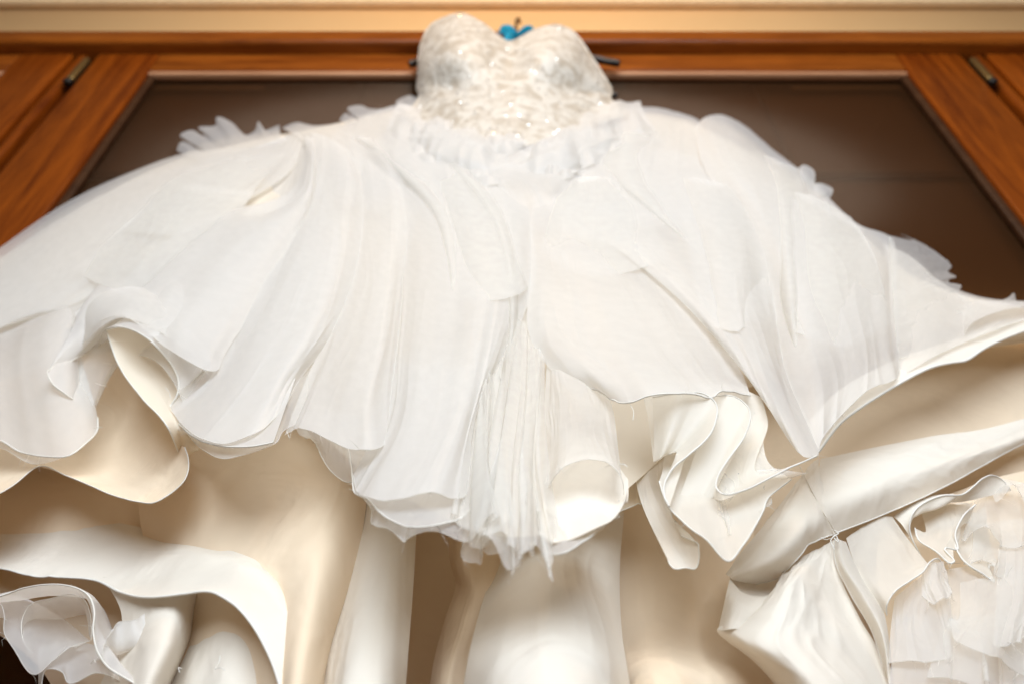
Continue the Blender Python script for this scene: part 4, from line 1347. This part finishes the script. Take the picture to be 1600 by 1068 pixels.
for rows, hem, mt, rf in [
    ([[(1530, 765, -.010), (1570, 752, -.012), (1640, 762, -.006)], [(1512, 806, -.014), (1560, 812, -.018), (1650, 806, -.01)]],
     [(1500, 836, -.022), (1530, 832, -.026), (1556, 846, -.028), (1584, 858, -.026), (1612, 850, -.024), (1670, 850, -.02)], TUL, (2.5, .005)),
    ([[(1540, 748, -.012), (1570, 748, -.014), (1620, 756, -.012)]],
     [(1556, 784, -.022), (1574, 770, -.03), (1588, 756, -.032), (1594, 768, -.028), (1600, 786, -.026), (1660, 780, -.02)], TUL, None),
    ([[(1520, 820, -.012), (1570, 812, -.014), (1640, 810, -.01)], [(1520, 860, -.018), (1570, 862, -.022), (1650, 856, -.016)]],
     [(1514, 884, -.028), (1530, 868, -.032), (1546, 880, -.03), (1552, 904, -.03), (1574, 900, -.03), (1590, 926, -.028), (1620, 916, -.026), (1680, 920, -.024)], TUL, (2.2, .006)),
    ([[(1398, 934, -.020), (1430, 906, -.030), (1462, 884, -.026)], [(1392, 980, -.024), (1436, 956, -.036), (1482, 930, -.034)]],
     [(1388, 1034, -.026), (1430, 1032, -.038), (1462, 1030, -.042), (1486, 1024, -.042), (1488, 970, -.034)], ORG2, None),
    ([[(1440, 890, -.030), (1458, 880, -.036), (1474, 876, -.030)]],
     [(1440, 930, -.036), (1462, 940, -.044), (1484, 930, -.042), (1488, 918, -.038), (1478, 908, -.03)], ORG2, None),
    ([[(1476, 890, -.020), (1530, 880, -.022), (1640, 880, -.02)], [(1470, 980, -.034), (1540, 960, -.042), (1650, 940, -.036)]],
     [(1452, 1060, -.040), (1490, 1052, -.050), (1530, 1078, -.056), (1580, 1064, -.058), (1620, 1086, -.056), (1680, 1070, -.05)], TUL, (2, .008)),
    ([[(1500, 910, -.026), (1540, 900, -.030), (1640, 890, -.024)], [(1500, 960, -.040), (1556, 944, -.046), (1650, 926, -.04)]],
     [(1484, 966, -.046), (1510, 1004, -.056), (1544, 1030, -.060), (1580, 1044, -.062), (1620, 1050, -.06), (1680, 1044, -.056)], TUL, (2, .005)),
    ([[(1400, 960, -.018), (1470, 960, -.024), (1560, 960, -.028), (1660, 960, -.026)], [(1392, 1040, -.024), (1470, 1050, -.038), (1560, 1040, -.044), (1660, 1040, -.044)]],
     [(1380, 1130, -.026), (1470, 1140, -.044), (1560, 1130, -.054), (1680, 1130, -.05)], ORG2, None),
    ([[(1560, 850, -.020), (1590, 846, -.022), (1650, 850, -.02)], [(1556, 930, -.040), (1600, 930, -.044), (1660, 930, -.04)]],
     [(1548, 1000, -.058), (1570, 1010, -.064), (1600, 996, -.064), (1640, 1010, -.06)], ORG2, (1.5, .005)),
]:
    patch('tulle_ruffle', rows, mt, hem, base='u', nu=110, nv=60, folds=(.003, 5, .9), crease=(.0008, 8, 2), piping=.0003, pipemat=TUL, ruffle=rf)
# an opaque back for the ruffles on the right
patch('satin_panel', [
    [(1380, 800, .012), (1470, 775, .010), (1560, 745, .010), (1740, 700, .01)],
    [(1370, 900, .004), (1470, 880, .002), (1580, 860, .0), (1760, 840, .0)],
    [(1390, 1010, .0), (1480, 1000, -.004), (1590, 980, -.006), (1780, 960, -.006)],
    [(1400, 1150, .0), (1490, 1150, -.006), (1600, 1150, -.010), (1800, 1150, -.01)],
], SAT, base='u', nu=60, nv=60, even=True, folds=(.004, 5, 1.4), crease=(.001, 10, 5))

# ---------------- loose threads at the cut edges
for pts, base in [
    ([(150, 598, -.004), (158, 601, -.006), (168, 603, -.008)], 'o'),
    ([(146, 668, .02), (152, 667, .018), (160, 667, .016)], 'o'),
    ([(985, 632, -.03), (990, 642, -.032), (989, 656, -.033)], 'o'),
    ([(967, 724, -.03), (976, 725, -.032), (981, 729, -.034)], 'o'),
    ([(258, 604, -.004), (264, 612, -.006), (267, 622, -.006)], 'o'),
    ([(448, 672, -.022), (450, 678, -.024), (452, 683, -.024)], 'o'),
    ([(344, 1024, -.02), (342, 1034, -.024), (336, 1044, -.026), (344, 1042, -.028), (352, 1046, -.028)], 'u'),
    ([(284, 1044, -.02), (279, 1042, -.022), (281, 1050, -.022)], 'u'),
    ([(142, 1036, -.034), (147, 1030, -.036), (149, 1034, -.036)], 'u'),
    ([(1282, 838, -.028), (1290, 842, -.030), (1298, 840, -.030)], 'u'),
]:
    dpart(tube('loose_thread', row_sample([conv(q, base) for q in pts], 16), .00022, THREAD, None, 4))

# ------------------------------------------------------------------ hanger with teal bow
hg = empty('clothes_hanger', tuple(at(800, 66, .74)))
tag(hg, 'dark wooden hanger with teal satin bow showing above the neckline', 'hanger')
bpy.context.view_layer.update()
HINV = hg.matrix_world.inverted()


def hpart(o):
    o.parent = hg
    o.matrix_parent_inverse = HINV
    return o


arm = row_sample([at(640, 101, .775), at(700, 84, .77), at(760, 72, .762), at(802, 56, .757), at(850, 72, .762), at(910, 88, .77), at(968, 100, .775)], 50)
hpart(tube('hanger_bar', arm, .0085, DARKW, None, 10))
hookc = row_sample([at(803, 60, .757), at(806, 46, .757), at(807, 34, .758), at(809, 30, .766), at(811, 31, .78), at(812, 36, .79)], 40)
hpart(tube('hook', hookc, .0042, HOOKM, None, 8))
for p0, p1 in ((at(648, 99, .772), at(656, 100, .768)), (at(944, 96, .772), at(968, 99, .77)), (at(952, 147, .775), at(964, 150, .775))):
    hpart(tube('clip', row_sample([p0, p1], 8), .0065, BLACK, None, 8))
bow = [
    ([at(803, 48, .742)], [at(790, 50, .738), at(795, 40, .733)], [at(786, 62, .739), at(792, 34, .734)]),
]


def leaf(c0, c1, w0, w1, name):
    c0, c1 = np.array(c0), np.array(c1)
    ax = c1 - c0
    n = np.array((0, -1, 0))
    sd = np.cross(ax, n)
    sd /= np.linalg.norm(sd)
    rows = []
    for k in range(13):
        t = k / 12
        wd = w0 + (w1 - w0) * math.sin(t * math.pi * .62)
        c = c0 + ax * t + np.array((0, -.008 * math.sin(t * math.pi), 0))
        rows.append([c + sd * wd * q + np.array((0, .004 * q * q * 4 + .002 * math.sin(q * 9), 0)) for q in (-1, -.5, 0, .5, 1)])
    return hpart(grid_obj(name, np.array(rows), TEAL, None))


leaf(at(808, 52, .742), at(784, 40, .736), .004, .016, 'ribbon_loop')
leaf(at(808, 52, .742), at(832, 41, .736), .004, .007, 'ribbon_loop')
leaf(at(800, 50, .740), at(790, 62, .736), .004, .012, 'ribbon_tail')
